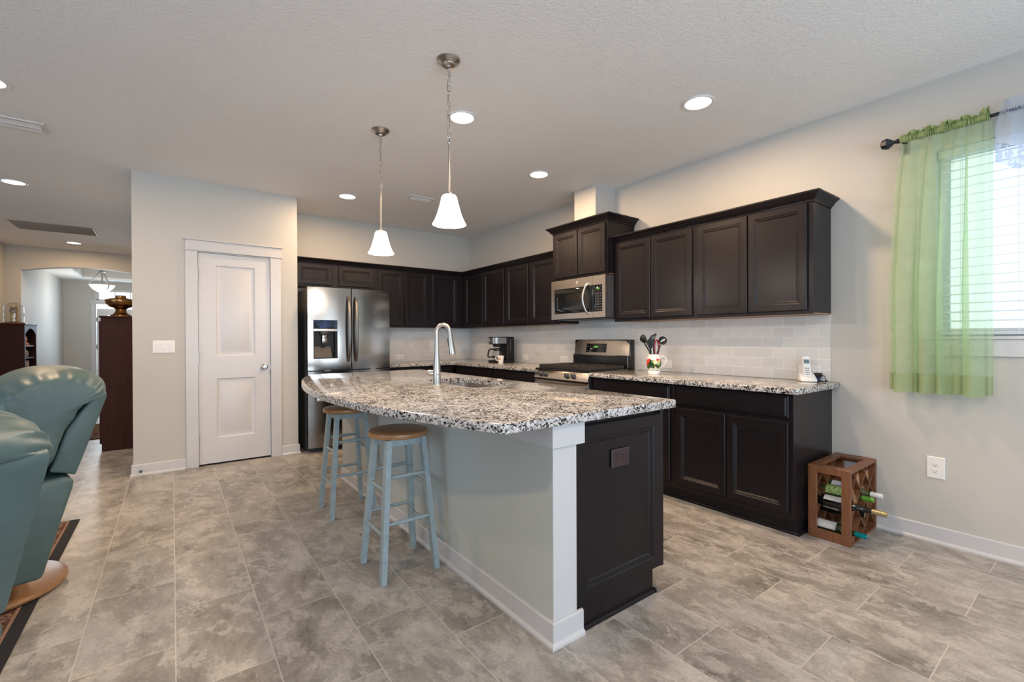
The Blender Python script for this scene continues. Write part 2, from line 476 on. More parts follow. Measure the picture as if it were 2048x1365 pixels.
def mug_print(name):
    m, nt, b = nt_new(name)
    setp(b, (0.8, 0.8, 0.78), 0.12, coat=0.5)
    v = N(nt, 'ShaderNodeTexVoronoi', i_Scale=27.0)
    nt.links.new(coords(nt), v.inputs['Vector'])
    sp = N(nt, 'ShaderNodeSeparateColor')
    nt.links.new(v.outputs['Color'], sp.inputs[0])
    r = ramp(nt, [(0.0, (0.02, 0.06, 0.015)), (0.25, (0.66, 0.02, 0.01)), (0.42, (0.16, 0.36, 0.06)), (0.58, (0.55, 0.62, 0.25)), (0.72, (0.72, 0.06, 0.015)), (0.85, (0.70, 0.50, 0.28))], 'CONSTANT')
    nt.links.new(sp.outputs[0], r.inputs[0])
    s = N(nt, 'ShaderNodeSeparateXYZ')
    nt.links.new(coords(nt), s.inputs[0])
    band = math_n(nt, 'ABSOLUTE', math_n(nt, 'SUBTRACT', s.outputs[2], 0.088))
    n = N(nt, 'ShaderNodeTexNoise', i_Scale=22.0, i_Detail=2.0)
    nt.links.new(coords(nt), n.inputs['Vector'])
    mk = math_n(nt, 'LESS_THAN', math_n(nt, 'MULTIPLY_ADD', n.outputs[0], 0.05, band), 0.062)
    nt.links.new(mix_rgb(nt, mk, (0.82, 0.81, 0.78), r.outputs[0]), b.inputs['Base Color'])
mug_print('mug_print')

def display_mat():
    m, nt, b = nt_new('display_blue')
    setp(b, (0.02, 0.035, 0.07), 0.06, spec=0.7)
    n = N(nt, 'ShaderNodeTexNoise', i_Scale=12.0, i_Detail=3.0)
    nt.links.new(coords(nt), n.inputs['Vector'])
    r = ramp(nt, [(0.4, (0.008, 0.012, 0.03)), (0.62, (0.03, 0.06, 0.14))])
    nt.links.new(n.outputs[0], r.inputs[0])
    nt.links.new(r.outputs[0], b.inputs['Base Color'])
display_mat()

# ------------------------------------------------------------------ mesh helpers
def wloc(o):
    v = Vector((0, 0, 0))
    while o is not None:
        v += Vector(o.location)
        o = o.parent
    return v
def tag(o, label=None, cat=None, group=None, kind=None):
    if label: o['label'] = label
    if cat: o['category'] = cat
    if group: o['group'] = group
    if kind: o['kind'] = kind
    return o
def thing(name, loc, label, cat, group=None, kind=None):
    o = bpy.data.objects.new(name, None)
    o.empty_display_size = 0.05
    COL.objects.link(o)
    o.location = loc
    return tag(o, label, cat, group, kind)
def copy_tree(o, parent=None):
    c = o.copy()
    COL.objects.link(c)
    if parent is not None: c.parent = parent
    for ch in list(o.children):
        copy_tree(ch, c)
    return c

class MB:
    def __init__(s):
        s.bm = bmesh.new()
    def faces(s, vs, fs):
        v = [s.bm.verts.new(p) for p in vs]
        for f in fs:
            try: s.bm.faces.new([v[i] for i in f])
            except ValueError: pass
        return v
    def box(s, x0, x1, y0, y1, z0, z1, bev=0.0, seg=1):
        t = bmesh.new()
        v = [t.verts.new((x, y, z)) for z in (z0, z1) for y in (y0, y1) for x in (x0, x1)]
        for f in ((0, 1, 3, 2), (4, 6, 7, 5), (0, 4, 5, 1), (2, 3, 7, 6), (0, 2, 6, 4), (1, 5, 7, 3)):
            t.faces.new([v[i] for i in f])
        if bev > 0:
            bmesh.ops.bevel(t, geom=list(t.edges), offset=bev, segments=seg, affect='EDGES', profile=0.5)
        s.merge(t)
        return s
    def fbox(s, F, u0, u1, v0, v1, w0, w1, bev=0.0):
        a, b = F(u0, v0, w0), F(u1, v1, w1)
        return s.box(min(a[0], b[0]), max(a[0], b[0]), min(a[1], b[1]), max(a[1], b[1]), min(a[2], b[2]), max(a[2], b[2]), bev)
    def merge(s, t, mat=None):
        bmesh.ops.recalc_face_normals(t, faces=t.faces)
        vm = {}
        for v in t.verts:
            vm[v] = s.bm.verts.new(mat @ v.co if mat is not None else v.co)
        for f in t.faces:
            try: s.bm.faces.new([vm[v] for v in f.verts])
            except ValueError: pass
        t.free()
    def prism(s, poly, fn, a, b, bev=0.0, seg=1):
        """poly: 2D points; fn(p, q, t) -> 3D; extruded between t=a and t=b."""
        t = bmesh.new()
        A = [t.verts.new(fn(p, q, a)) for p, q in poly]
        B = [t.verts.new(fn(p, q, b)) for p, q in poly]
        n = len(poly)
        t.faces.new(A[::-1]); t.faces.new(B)
        for i in range(n):
            t.faces.new([A[i], A[(i + 1) % n], B[(i + 1) % n], B[i]])
        if bev > 0:
            bmesh.ops.recalc_face_normals(t, faces=t.faces)
            bmesh.ops.bevel(t, geom=list(t.edges), offset=bev, segments=seg, affect='EDGES', profile=0.5)
        s.merge(t)
        return s
    def rings(s, rings, cap=True, closed=False):
        R = [[s.bm.verts.new(p) for p in r] for r in rings]
        n = len(R[0])
        m = len(R)
        for k in range(m if closed else m - 1):
            a, b = R[k], R[(k + 1) % m]
            for i in range(n):
                try: s.bm.faces.new([a[i], a[(i + 1) % n], b[(i + 1) % n], b[i]])
                except ValueError: pass
        if cap and not closed:
            for r in (R[0][::-1], R[-1]):
                try: s.bm.faces.new(r)
                except ValueError: pass
        return s
    def lathe(s, prof, c=(0, 0, 0), axis=(0, 0, 1), seg=24, cap=True, ang0=0.0):
        ax = Vector(axis).normalized()
        ref = Vector((1, 0, 0)) if abs(ax.x) < 0.9 else Vector((0, 1, 0))
        p = (ref - ax * ref.dot(ax)).normalized()
        q = ax.cross(p)
        c = Vector(c)
        rings = []
        for r, h in prof:
            rings.append([c + ax * h + (p * cos(ang0 + 2 * pi * i / seg) + q * sin(ang0 + 2 * pi * i / seg)) * max(r, 1e-4) for i in range(seg)])
        return s.rings(rings, cap)
    def tube(s, path, rad, seg=10, cap=True, closed=False, flat=1.0, up=None):
        P = [Vector(p) for p in path]
        n = len(P)
        rad = rad if isinstance(rad, (list, tuple)) else [rad] * n
        rings = []
        prev = None
        for i in range(n):
            if closed: t = (P[(i + 1) % n] - P[i - 1])
            else: t = P[min(i + 1, n - 1)] - P[max(i - 1, 0)]
            t.normalize()
            if prev is None:
                ref = Vector(up) if up else (Vector((0, 0, 1)) if abs(t.z) < 0.9 else Vector((1, 0, 0)))
            else:
                ref = prev
            a = (ref - t * ref.dot(t)).normalized()
            b = t.cross(a)
            prev = a
            rings.append([P[i] + (a * cos(2 * pi * k / seg + pi / seg) * flat + b * sin(2 * pi * k / seg + pi / seg)) * rad[i] for k in range(seg)])
        return s.rings(rings, cap, closed)
    def bar(s, a, b, w, h, up=(0, 0, 1)):
        """rectangular bar from a to b, w across, h along 'up'."""
        a, b = Vector(a), Vector(b)
        t = (b - a).normalized()
        u = Vector(up)
        u = (u - t * u.dot(t)).normalized()
        r = t.cross(u)
        rg = []
        for P in (a, b):
            rg.append([P + r * (w / 2 * i) + u * (h / 2 * j) for i, j in ((-1, -1), (1, -1), (1, 1), (-1, 1))])
        return s.rings(rg)
    def rectloft(s, F, u0, u1, v0, v1, prof, back=True):
        rg = []
        for ins, w in prof:
            rg.append([F(u0 + ins, v0 + ins, w), F(u1 - ins, v0 + ins, w), F(u1 - ins, v1 - ins, w), F(u0 + ins, v1 - ins, w)])
        return s.rings(rg, back)
    def grid(s, fn, nu, nv, closed_u=False):
        V = [[s.bm.verts.new(fn(i / (nu if closed_u else nu - 1), j / (nv - 1))) for j in range(nv)] for i in range(nu)]
        for i in range(nu if closed_u else nu - 1):
            for j in range(nv - 1):
                a = V[i]; b = V[(i + 1) % nu]
                s.bm.faces.new([a[j], b[j], b[j + 1], a[j + 1]])
        return s
    def sweep(s, path, prof, closed=False):
        """plan path [(x,y)], profile [(offset to the left of travel, z)] mitred."""
        P = [Vector(p) for p in path]
        n = len(P)
        rg = []
        for i in range(n):
            if i == 0 and not closed: d0 = d1 = (P[1] - P[0]).normalized()
            elif i == n - 1 and not closed: d0 = d1 = (P[-1] - P[-2]).normalized()
            else:
                d0 = (P[i] - P[i - 1]).normalized(); d1 = (P[(i + 1) % n] - P[i]).normalized()
            n0 = Vector((-d0.y, d0.x)); n1 = Vector((-d1.y, d1.x))
            mm = (n0 + n1).normalized()
            k = 1.0 / max(0.2, mm.dot(n0))
            rg.append([(P[i].x + mm.x * k * o, P[i].y + mm.y * k * o, z) for o, z in prof])
        return s.rings(rg, True, closed)
    def build(s, name, mat, parent=None, smooth=35, origin=None, sub=0):
        bmesh.ops.recalc_face_normals(s.bm, faces=s.bm.faces)
        off = wloc(parent) if parent is not None else Vector(origin or (0, 0, 0))
        if off.length > 0:
            bmesh.ops.translate(s.bm, verts=s.bm.verts, vec=-off)
        me = bpy.data.meshes.new(name)
        s.bm.to_mesh(me)
        s.bm.free()
        if smooth:
            me.polygons.foreach_set('use_smooth', [True] * len(me.polygons))
            me.set_sharp_from_angle(angle=radians(smooth))
        me.materials.append(MATS[mat])
        o = bpy.data.objects.new(name, me)
        COL.objects.link(o)
        if parent is not None: o.parent = parent
        else: o.location = off
        if sub:
            md = o.modifiers.new('subdivision', 'SUBSURF'); md.levels = sub; md.render_levels = sub
        return o
def FX(x0):   # a face looking towards -X: u along Y, v up, w out
    return lambda u, v, w: (x0 - w, u, v)
def FXp(x0):  # a face looking towards +X
    return lambda u, v, w: (x0 + w, u, v)
def FY(y0):   # a face looking towards -Y
    return lambda u, v, w: (u, y0 - w, v)
def FZ(z0):   # a face looking down
    return lambda u, v, w: (u, v, z0 - w)
def text_mesh(body, size, mat, name, parent, M4, ext=0.0008):
    cu = bpy.data.curves.new(name, 'FONT')
    cu.body = body; cu.size = size; cu.extrude = ext
    cu.align_x = 'CENTER'; cu.align_y = 'CENTER'
    tmp = bpy.data.objects.new(name, cu)
    me = bpy.data.meshes.new_from_object(tmp)
    bpy.data.objects.remove(tmp)
    bpy.data.curves.remove(cu)
    me.transform(M4)
    me.transform(Matrix.Translation(-wloc(parent)))
    me.materials.append(MATS[mat])
    o = bpy.data.objects.new(name, me)
    COL.objects.link(o)
    o.parent = parent
    return o
def face_matrix(P, U, V):
    U, V = Vector(U), Vector(V)
    Wn = U.cross(V)
    m = Matrix.Identity(4)
    for i in range(3):
        m[i][0], m[i][1], m[i][2], m[i][3] = U[i], V[i], Wn[i], P[i]
    return m
# ------------------------------------------------------------------ the setting
CEIL = 2.735
XR, YB, YP, XPL, XPR = 3.615, 5.92, 5.29, -0.286, 1.078
def struct(name, mb, mat, label, cat, parent=None, smooth=35):
    o = mb.build(name, mat, parent, smooth)
    return tag(o, label, cat, kind='structure')
mb = MB(); mb.box(-6.0, 3.75, -3.45, 14.25, -0.1, 0.0)
struct('floor', mb, 'floor_tile', 'beige stone-look tile floor in staggered long tiles', 'floor')
mb = MB(); mb.box(-6.0, 3.75, -3.45, 10.65, CEIL, CEIL + 0.12)
struct('ceiling', mb, 'ceiling', 'textured off-white ceiling over kitchen and living room', 'ceiling')
WY0, WY1, WZ0, WZ1 = -0.62, 0.66, 1.216, 2.31
mb = MB()
mb.box(XR, XR + 0.135, -3.45, WY0, 0, CEIL); mb.box(XR, XR + 0.135, WY1, YB + 0.13, 0, CEIL)
mb.box(XR, XR + 0.135, WY0, WY1, 0, WZ0 - 0.013); mb.box(XR, XR + 0.135, WY0, WY1, WZ1, CEIL)
struct('wall_right', mb, 'wall', 'greige wall on the right with the curtained window', 'wall')
mb = MB(); mb.box(XPR, XR, YB, YB + 0.13, 0, CEIL)
struct('wall_back', mb, 'wall', 'greige wall behind the refrigerator and corner cabinets', 'wall')
DX0, DX1, DZ = 0.192, 0.824, 2.063
mb = MB()
mb.box(XPL, DX0, YP, YP + 0.12, 0, CEIL); mb.box(DX1, XPR, YP, YP + 0.12, 0, CEIL); mb.box(DX0, DX1, YP, YP + 0.12, DZ, CEIL)
mb.box(XPL, XPL + 0.12, YP + 0.12, 10.5, 0, CEIL); mb.box(XPR - 0.12, XPR, YP + 0.12, YB + 0.13, 0, CEIL)
struct('wall_pantry', mb, 'wall', 'greige pantry wall around the white panel door', 'wall')
mb = MB()
mb.box(DX0, DX1, YP + 0.7, YP + 0.8, 0, CEIL)
struct('wall_closet', mb, 'wall', 'greige wall at the back of the pantry behind its shut door', 'wall')
# arch to the entry
arch = [(-2.1, 0), (-1.93, 0)] + [(-1.93 + 1.644 * i / 24, 2.452 - 0.102 * ((-1.93 + 1.644 * i / 24 + 1.1) / 0.83) ** 2) for i in range(25)] + [(XPL, CEIL), (-2.1, CEIL)]
mb = MB(); mb.prism(arch, lambda p, q, t: (p, t, q), 10.5, 10.66)
struct('wall_arch', mb, 'wall', 'greige wall with the wide arched opening to the entry', 'wall')
mb = MB(); mb.box(-2.22, -2.1, 8.0, 10.66, 0, CEIL); mb.box(-6.0, -2.22, 8.0, 8.12, 0, CEIL)
struct('wall_hall', mb, 'wall', 'greige wall behind the bookcase at far left', 'wall')
mb = MB()
mb.box(-6.0, -5.85, -3.45, -0.6, 0, CEIL); mb.box(-6.0, -5.85, 3.0, 8.0, 0, CEIL); mb.box(-6.0, -5.85, -0.6, 3.0, 0, 0.4); mb.box(-6.0, -5.85, -0.6, 3.0, 2.35, CEIL)
struct('wall_left', mb, 'wall', 'greige living room wall at the far left', 'wall')
mb = MB()
mb.box(-5.85, -2.7, -3.45, -3.3, 0, CEIL); mb.box(2.9, XR, -3.45, -3.3, 0, CEIL); mb.box(1.2, 1.75, -3.45, -3.3, 0, CEIL); mb.box(1.75, 2.9, -3.45, -3.3, 0, 0.6)
mb.box(-2.7, 1.2, -3.45, -3.3, 2.42, CEIL); mb.box(1.75, 2.9, -3.45, -3.3, 2.32, CEIL)
struct('wall_rear', mb, 'wall', 'greige wall with the glass doors behind the viewer', 'wall')
mb = MB()
for x in (-2.7, -1.40, -0.10, 1.14):
    mb.box(x, x + 0.06, -3.42, -3.34, 0.0, 2.42)
mb.box(-2.64, 1.14, -3.42, -3.34, 2.34, 2.42); mb.box(-2.64, 1.14, -3.42, -3.34, 0.0, 0.09)
struct('window_2', mb, 'trim', 'white framed glass doors in the rear wall', 'window')
mb = MB()
for x in (1.75, 2.85): mb.box(x, x + 0.05, -3.42, -3.34, 0.6, 2.32)
for z in (0.6, 1.43, 2.27): mb.box(1.80, 2.85, -3.42, -3.34, z, z + 0.05)
struct('window_4', mb, 'trim', 'white framed window in the rear wall', 'window')
# entry hall beyond the arch
mb = MB(); mb.box(-2.08, -1.945, 10.66, 14.25, 0, 3.1)
struct('wall_entry', mb, 'wall', 'pale greige left wall of the entry beyond the arch', 'wall')
EX0, EX1 = -1.40, -0.46
mb = MB()
mb.box(-1.945, EX0, 14.1, 14.25, 0, 3.1); mb.box(EX1, 0.4, 14.1, 14.25, 0, 3.1)
mb.box(EX0, EX1, 14.1, 14.25, 2.05, 2.15); mb.box(EX0, EX1, 14.1, 14.25, 2.37, 3.1)
struct('wall_front', mb, 'wall', 'pale greige end wall around the white front door', 'wall')
mb = MB(); mb.box(XPL + 0.12, 0.4, 10.5, 10.66, 0, 3.1); mb.box(0.3, 0.42, 10.66, 14.1, 0, 3.1)
struct('wall_stair', mb, 'wall', 'greige right wall of the entry hidden by the pantry', 'wall')
mb = MB()
mb.box(-1.945, -1.55, 10.66, 14.1, 2.57, 2.62); mb.box(-1.55, 0.3, 13.55, 14.1, 2.57, 2.62); mb.box(-1.55, 0.3, 10.66, 11.4, 2.57, 2.62)
mb.box(-1.945, 0.42, 10.66, 14.25, 2.98, 3.06)
struct('ceiling_entry', mb, 'foyer_white', 'white tray ceiling of the entry', 'ceiling')
mb = MB(); mb.box(-1.57, -1.55, 11.4, 13.57, 2.62, 2.98); mb.box(-1.55, 0.3, 13.55, 13.57, 2.62, 2.98); mb.box(-1.55, 0.3, 11.38, 11.4, 2.62, 2.98)
struct('trim_1', mb, 'wall', 'greige sides of the tray ceiling in the entry', 'trim')
# duct chase above the microwave cabinet
mb = MB(); mb.box(3.333, XR, 3.093, 3.386, 2.374, CEIL)
struct('wall_chase', mb, 'wall', 'boxed duct chase between microwave cabinet and ceiling', 'duct chase')

# baseboards
BBP = [(0, 0), (0.024, 0), (0.024, 0.010), (0.018, 0.018), (0.013, 0.021), (0.013, 0.094), (0.008, 0.100), (0, 0.100)]
mb = MB(); mb.sweep([(XR, -3.3), (XR, 1.19)], BBP)
struct('baseboard_right', mb, 'trim', 'white baseboard under the curtained window', 'baseboard')
mb = MB(); mb.sweep([(DX0 - 0.094, YP), (XPL, YP), (XPL, 6.62)][::-1], [(-o, z) for o, z in BBP])
struct('baseboard_pantry', mb, 'trim', 'white baseboard left of the pantry door', 'baseboard')
mb = MB(); mb.sweep([(DX1 + 0.094, YP), (XPR, YP), (XPR, YP + 0.3)], [(-o, z) for o, z in BBP])
struct('baseboard_fridge', mb, 'trim', 'short white baseboard between pantry door and refrigerator', 'baseboard')
mb = MB(); mb.sweep([(-1.945, 14.1), (-1.945, 10.66)], BBP)
struct('baseboard_entry', mb, 'trim', 'white baseboard along the left entry wall', 'baseboard')

# pantry door
d = thing('door_1', (0.508, YP, 0), 'white two-panel pantry door with silver knob', 'door', kind='structure')
F = FY(YP)
mb = MB()
mb.fbox(F, DX0 - 0.092, DX0 + 0.006, 0, 2.070, 0, 0.016, 0.002); mb.fbox(F, DX1 - 0.006, DX1 + 0.092, 0, 2.070, 0, 0.016, 0.002)
mb.fbox(F, DX0 - 0.092, DX1 + 0.092, 2.082, 2.170, 0, 0.016, 0.002)
mb.fbox(F, DX0 - 0.106, DX1 + 0.106, 2.069, 2.082, 0, 0.024, 0.003); mb.fbox(F, DX0 - 0.112, DX1 + 0.112, 2.170, 2.184, 0, 0.028, 0.003)
mb.fbox(F, DX0, DX0 + 0.006, 0, DZ, -0.12, 0); mb.fbox(F, DX1 - 0.006, DX1, 0, DZ, -0.12, 0); mb.fbox(F, DX0, DX1, DZ - 0.004, DZ, -0.12, 0)
mb.build('door_casing', 'trim', d)
def panel_slab(mb, F, u0, u1, v0, v1, t, holes, w0=0.0, open_=()):
    hs = list(holes) + list(open_)
    us = sorted({u0, u1} | {h[0] for h in hs} | {h[1] for h in hs})
    vs = sorted({v0, v1} | {h[2] for h in hs} | {h[3] for h in hs})
    for i in range(len(us) - 1):
        for j in range(len(vs) - 1):
            um, vm = (us[i] + us[i + 1]) / 2, (vs[j] + vs[j + 1]) / 2
            if any(h[0] < um < h[1] and h[2] < vm < h[3] for h in hs): continue
            mb.fbox(F, us[i], us[i + 1], vs[j], vs[j + 1], w0, w0 + t)
    for h in holes:
        mb.rectloft(F, h[0], h[1], h[2], h[3], [(0, w0), (0, w0 + t), (0.009, w0 + t - 0.010), (0.022, w0 + t - 0.012), (0.036, w0 + t - 0.011), (0.060, w0 + t - 0.003)], True)
mb = MB()
panel_slab(mb, FY(YP + 0.005), DX0 + 0.009, DX1 - 0.009, 0.018, DZ - 0.007, 0.035 - 0.004, [(0.345, 0.678, 1.060, 1.945), (0.345, 0.678, 0.262, 0.840)], -0.031)
slab = mb.build('door_slab', 'door_white', d)
mb = MB()
mb.lathe([(0.0, 0.062), (0.018, 0.061), (0.027, 0.052), (0.028, 0.044), (0.022, 0.034), (0.012, 0.028), (0.011, 0.008), (0.026, 0.006), (0.030, 0.0)], (0.757, YP + 0.005, 0.940), (0, -1, 0), 24)
mb.build('door_knob', 'nickel', slab)
for z in (1.847, 1.048, 0.258):
    mb = MB()
    mb.lathe([(0.006, -0.047), (0.006, 0.047)], (DX0 + 0.007, YP - 0.004, z), (0, 0, 1), 10)
    mb.fbox(FY(YP + 0.001), DX0 + 0.003, DX0 + 0.013, z - 0.045, z + 0.045, -0.002, 0.002)
    mb.build('hinge', 'nickel', d)
mb = MB(); mb.fbox(FY(YP), DX1 - 0.010, DX1 - 0.003, 0.905, 0.965, -0.002, 0.002)
mb.build('strike_plate', 'nickel', d)
mb = MB(); mb.box(DX0 + 0.006, DX1 - 0.006, YP + 0.02, YP + 0.1, 0.0005, 0.014)
mb.build('threshold', 'reveal_dark', d)

# front door, transom
d = thing('door_2', (-0.93, 14.1, 0), 'white front door far beyond the arch, partly behind the brown cabinet', 'door', kind='structure')
F = FY(14.1)
mb = MB()
mb.fbox(F, EX0 - 0.09, EX0 + 0.005, 0, 2.05, 0, 0.018, 0.002); mb.fbox(F, EX1 - 0.005, EX1 + 0.09, 0, 2.05, 0, 0.018, 0.002); mb.fbox(F, EX0 - 0.10, EX1 + 0.10, 2.05, 2.15, 0, 0.022, 0.002)
mb.build('door_casing', 'trim', d)
mb = MB()
panel_slab(mb, FY(14.11), EX0 + 0.008, EX1 - 0.008, 0.02, 1.95, 0.04, [(EX0 + 0.13, EX0 + 0.42, 0.25, 0.75), (EX0 + 0.51, EX0 + 0.81, 0.25, 0.75)], -0.045, [(EX0 + 0.20, EX0 + 0.74, 0.90, 1.80)])
ds = mb.build('door_slab', 'door_white', d)
mb = MB(); mb.fbox(FY(14.11), EX0 + 0.20, EX0 + 0.74, 0.90, 1.80, -0.03, -0.024); mb.build('added_door_glass', 'clear_glass', ds)  # hidden pane added to let daylight through for the floor glare
for z in (1.70, 1.07, 0.30):
    mb = MB(); mb.lathe([(0.008, -0.05), (0.008, 0.05)], (EX0 + 0.012, 14.094, z), (0, 0, 1), 8); mb.build('hinge', 'nickel', d)
t = thing('window_3', (-0.93, 14.1, 2.26), 'small bright transom window above the far front door', 'window', kind='structure')
mb = MB()
mb.fbox(F, EX0 - 0.02, EX0 + 0.06, 2.13, 2.40, 0, 0.018); mb.fbox(F, EX1 - 0.06, EX1 + 0.02, 2.13, 2.40, 0, 0.018); mb.fbox(F, EX0, EX1, 2.345, 2.40, 0, 0.018); mb.fbox(F, EX0, EX1, 2.13, 2.165, 0, 0.018)
for k in (1, 2): mb.fbox(F, EX0 + 0.06 + 0.273 * k - 0.008, EX0 + 0.06 + 0.273 * k + 0.008, 2.16, 2.35, -0.02, 0.0)
mb.build('window_frame', 'trim', t)
mb = MB(); mb.fbox(FY(14.16), EX0, EX1, 2.15, 2.37, 0, 0.006); mb.build('pane', 'clear_glass', t)

# kitchen window
w = thing('window_1', (XR, 0.02, 1.216), 'bright white framed window behind the green sheer curtain', 'window', kind='structure')
mb = MB()
for y0, y1 in ((WY0, WY0 + 0.05), (WY1 - 0.05, WY1)): mb.box(XR + 0.075, XR + 0.125, y0, y1, WZ0, WZ1)
mb.box(XR + 0.075, XR + 0.125, WY0 + 0.05, WY1 - 0.05, WZ0, WZ0 + 0.05); mb.box(XR + 0.075, XR + 0.125, WY0 + 0.05, WY1 - 0.05, WZ1 - 0.05, WZ1)
mb.build('window_frame', 'trim', w)
mb = MB(); mb.box(XR + 0.098, XR + 0.102, WY0 + 0.05, WY1 - 0.05, WZ0 + 0.05, WZ1 - 0.05); mb.build('pane', 'clear_glass', w)
mb = MB(); mb.box(XR - 0.028, XR + 0.075, WY0 - 0.05, WY1 + 0.05, WZ0 - 0.013, WZ0 + 0.004, 0.003); mb.build('window_sill', 'trim', w)
mb = MB(); mb.box(XR - 0.016, XR, WY0 - 0.042, WY1 + 0.042, 1.108, WZ0 - 0.013, 0.002); mb.build('apron', 'trim', w)
# ------------------------------------------------------------------ cabinets
DOOR = [(0, 0), (0, 0.0145), (0.0045, 0.0190), (0.044, 0.0190), (0.0475, 0.0165), (0.052, 0.0165), (0.0555, 0.0125), (0.060, 0.0125), (0.066, 0.0080)]
DRAWER = [(0, 0), (0, 0.009), (0.005, 0.013), (0.011, 0.013), (0.0175, 0.0190)]
def fronts(t, F, doors, drawers=()):
    for u0, u1, v0, v1 in doors:
        mb = MB(); mb.rectloft(F, u0, u1, v0, v1, DOOR); mb.build('door', 'espresso', t, 20)
    for u0, u1, v0, v1 in drawers:
        mb = MB(); mb.rectloft(F, u0, u1, v0, v1, DRAWER); mb.build('drawer', 'espresso', t, 20)
G_UP = 'dark upper cabinets'
G_BS = 'dark base cabinets'
UZ0, UZ1 = 1.372, 2.112
XF = 3.318          # face frame plane of the right-hand uppers
def upper_right(y0, y1, doors, label, z0=UZ0, z1=UZ1, xf=XF, dz=(1.396, 2.094)):
    t = thing('upper_cabinet', ((xf + XR) / 2, (y0 + y1) / 2, z0), label, 'cabinet', G_UP)
    mb = MB(); mb.box(xf + 0.019, XR - 0.001, y0, y1, z0 + 0.008, z1); mb.build('body', 'espresso', t)
    mb = MB(); mb.box(xf, xf + 0.019, y0, y1, z0, z1, 0.001); mb.build('face_frame', 'espresso', t)
    mb = MB(); mb.box(xf + 0.021, XR - 0.002, y0 + 0.002, y1 - 0.002, z0 + 0.0035, z0 + 0.008); mb.build('bottom_panel', 'unfinished', t)
    fronts(t, FX(xf), [(a, b, dz[0], dz[1]) for a, b in doors])
    return t
upper_right(1.196, 2.022, [(1.227, 1.605), (1.612, 1.998)], 'dark upper cabinet nearest the window, two doors above the cordless phone')
upper_right(2.022, 2.846, [(2.046, 2.432), (2.439, 2.820)], 'dark upper cabinet right of the microwave, above the utensil mug')
upper_right(3.600, 4.092, [(3.638, 4.066)], 'dark single-door upper cabinet just left of the microwave')
upper_right(4.092, 4.572, [(4.120, 4.548)], 'dark single-door upper cabinet above the coffee maker')
upper_right(4.572, 5.600, [(4.597, 5.068), (5.080, 5.540)], 'dark two-door upper cabinet on the right wall beside the inner corner')
# tall microwave cabinet
t = upper_right(2.848, 3.598, [(2.866, 3.214), (3.222, 3.572)], 'raised dark cabinet with its own crown above the microwave', 1.817, 2.308, 3.226, (1.838, 2.296))
CROWN = [(0, 0), (0.007, 0), (0.009, 0.010), (0.018, 0.016), (0.024, 0.028), (0.036, 0.042), (0.050, 0.050), (0.056, 0.056), (0.056, 0.066), (0, 0.066)]
def crown(path, z, k=1.0, parent=None):
    mb = MB(); mb.sweep(path, [(o * k, z + h * k) for o, h in CROWN]); return mb
mb = crown([(XR - 0.001, 2.848), (3.226, 2.848), (3.226, 3.598), (XR - 0.001, 3.598)][::1], 2.306)
mb.build('crown', 'espresso', t)
o = crown([(XR - 0.001, 1.196), (XF, 1.196), (XF, 2.846)], 2.098, 0.93).build('crown_molding', 'espresso', None, 35, (XF, 2.0, 2.098))
tag(o, 'dark crown molding along the upper cabinets right of the microwave', 'molding')
YF = 5.608          # face frame plane of the back-wall uppers
o = crown([(XF, 3.600), (XF, YF), (XPR + 0.002, YF)], 2.098, 0.93).build('crown_molding', 'espresso', None, 35, (XF, YF, 2.098))
tag(o, 'dark crown molding turning the corner above refrigerator and coffee maker', 'molding')
def upper_back(x0, x1, doors, label, z0=UZ0, dz=(1.396, 2.094)):
    t = thing('upper_cabinet', ((x0 + x1) / 2, (YF + YB) / 2, z0), label, 'cabinet', G_UP)
    mb = MB(); mb.box(x0, x1, YF + 0.019, YB - 0.001, z0 + 0.008, UZ1); mb.build('body', 'espresso', t)
    mb = MB(); mb.box(x0, x1, YF, YF + 0.019, z0, UZ1, 0.001); mb.build('face_frame', 'espresso', t)
    mb = MB(); mb.box(x0 + 0.002, x1 - 0.002, YF + 0.021, YB - 0.002, z0 + 0.0035, z0 + 0.008); mb.build('bottom_panel', 'unfinished', t)
    fronts(t, FY(YF), [(a, b, dz[0], dz[1]) for a, b in doors])
upper_back(XPR + 0.002, 2.045, [(1.136, 1.520), (1.596, 2.016)], 'short dark cabinet over the refrigerator with two wide doors', 1.835, (1.856, 2.094))
upper_back(2.045, 2.800, [(2.075, 2.421), (2.429, 2.768)], 'dark two-door upper cabinet on the back wall right of the refrigerator')
upper_back(2.800, XF - 0.003, [(2.833, 3.222)], 'dark single-door upper cabinet on the back wall in the inner corner')
mb = MB(); mb.box(XF, XR - 0.001, 5.602, YB - 0.001, UZ0 + 0.004, UZ1)
tag(mb.build('corner_filler', 'espresso', None, 35, (3.46, 5.76, UZ0)), 'plain dark cabinet box filling the inner corner of the uppers', 'cabinet', G_UP)

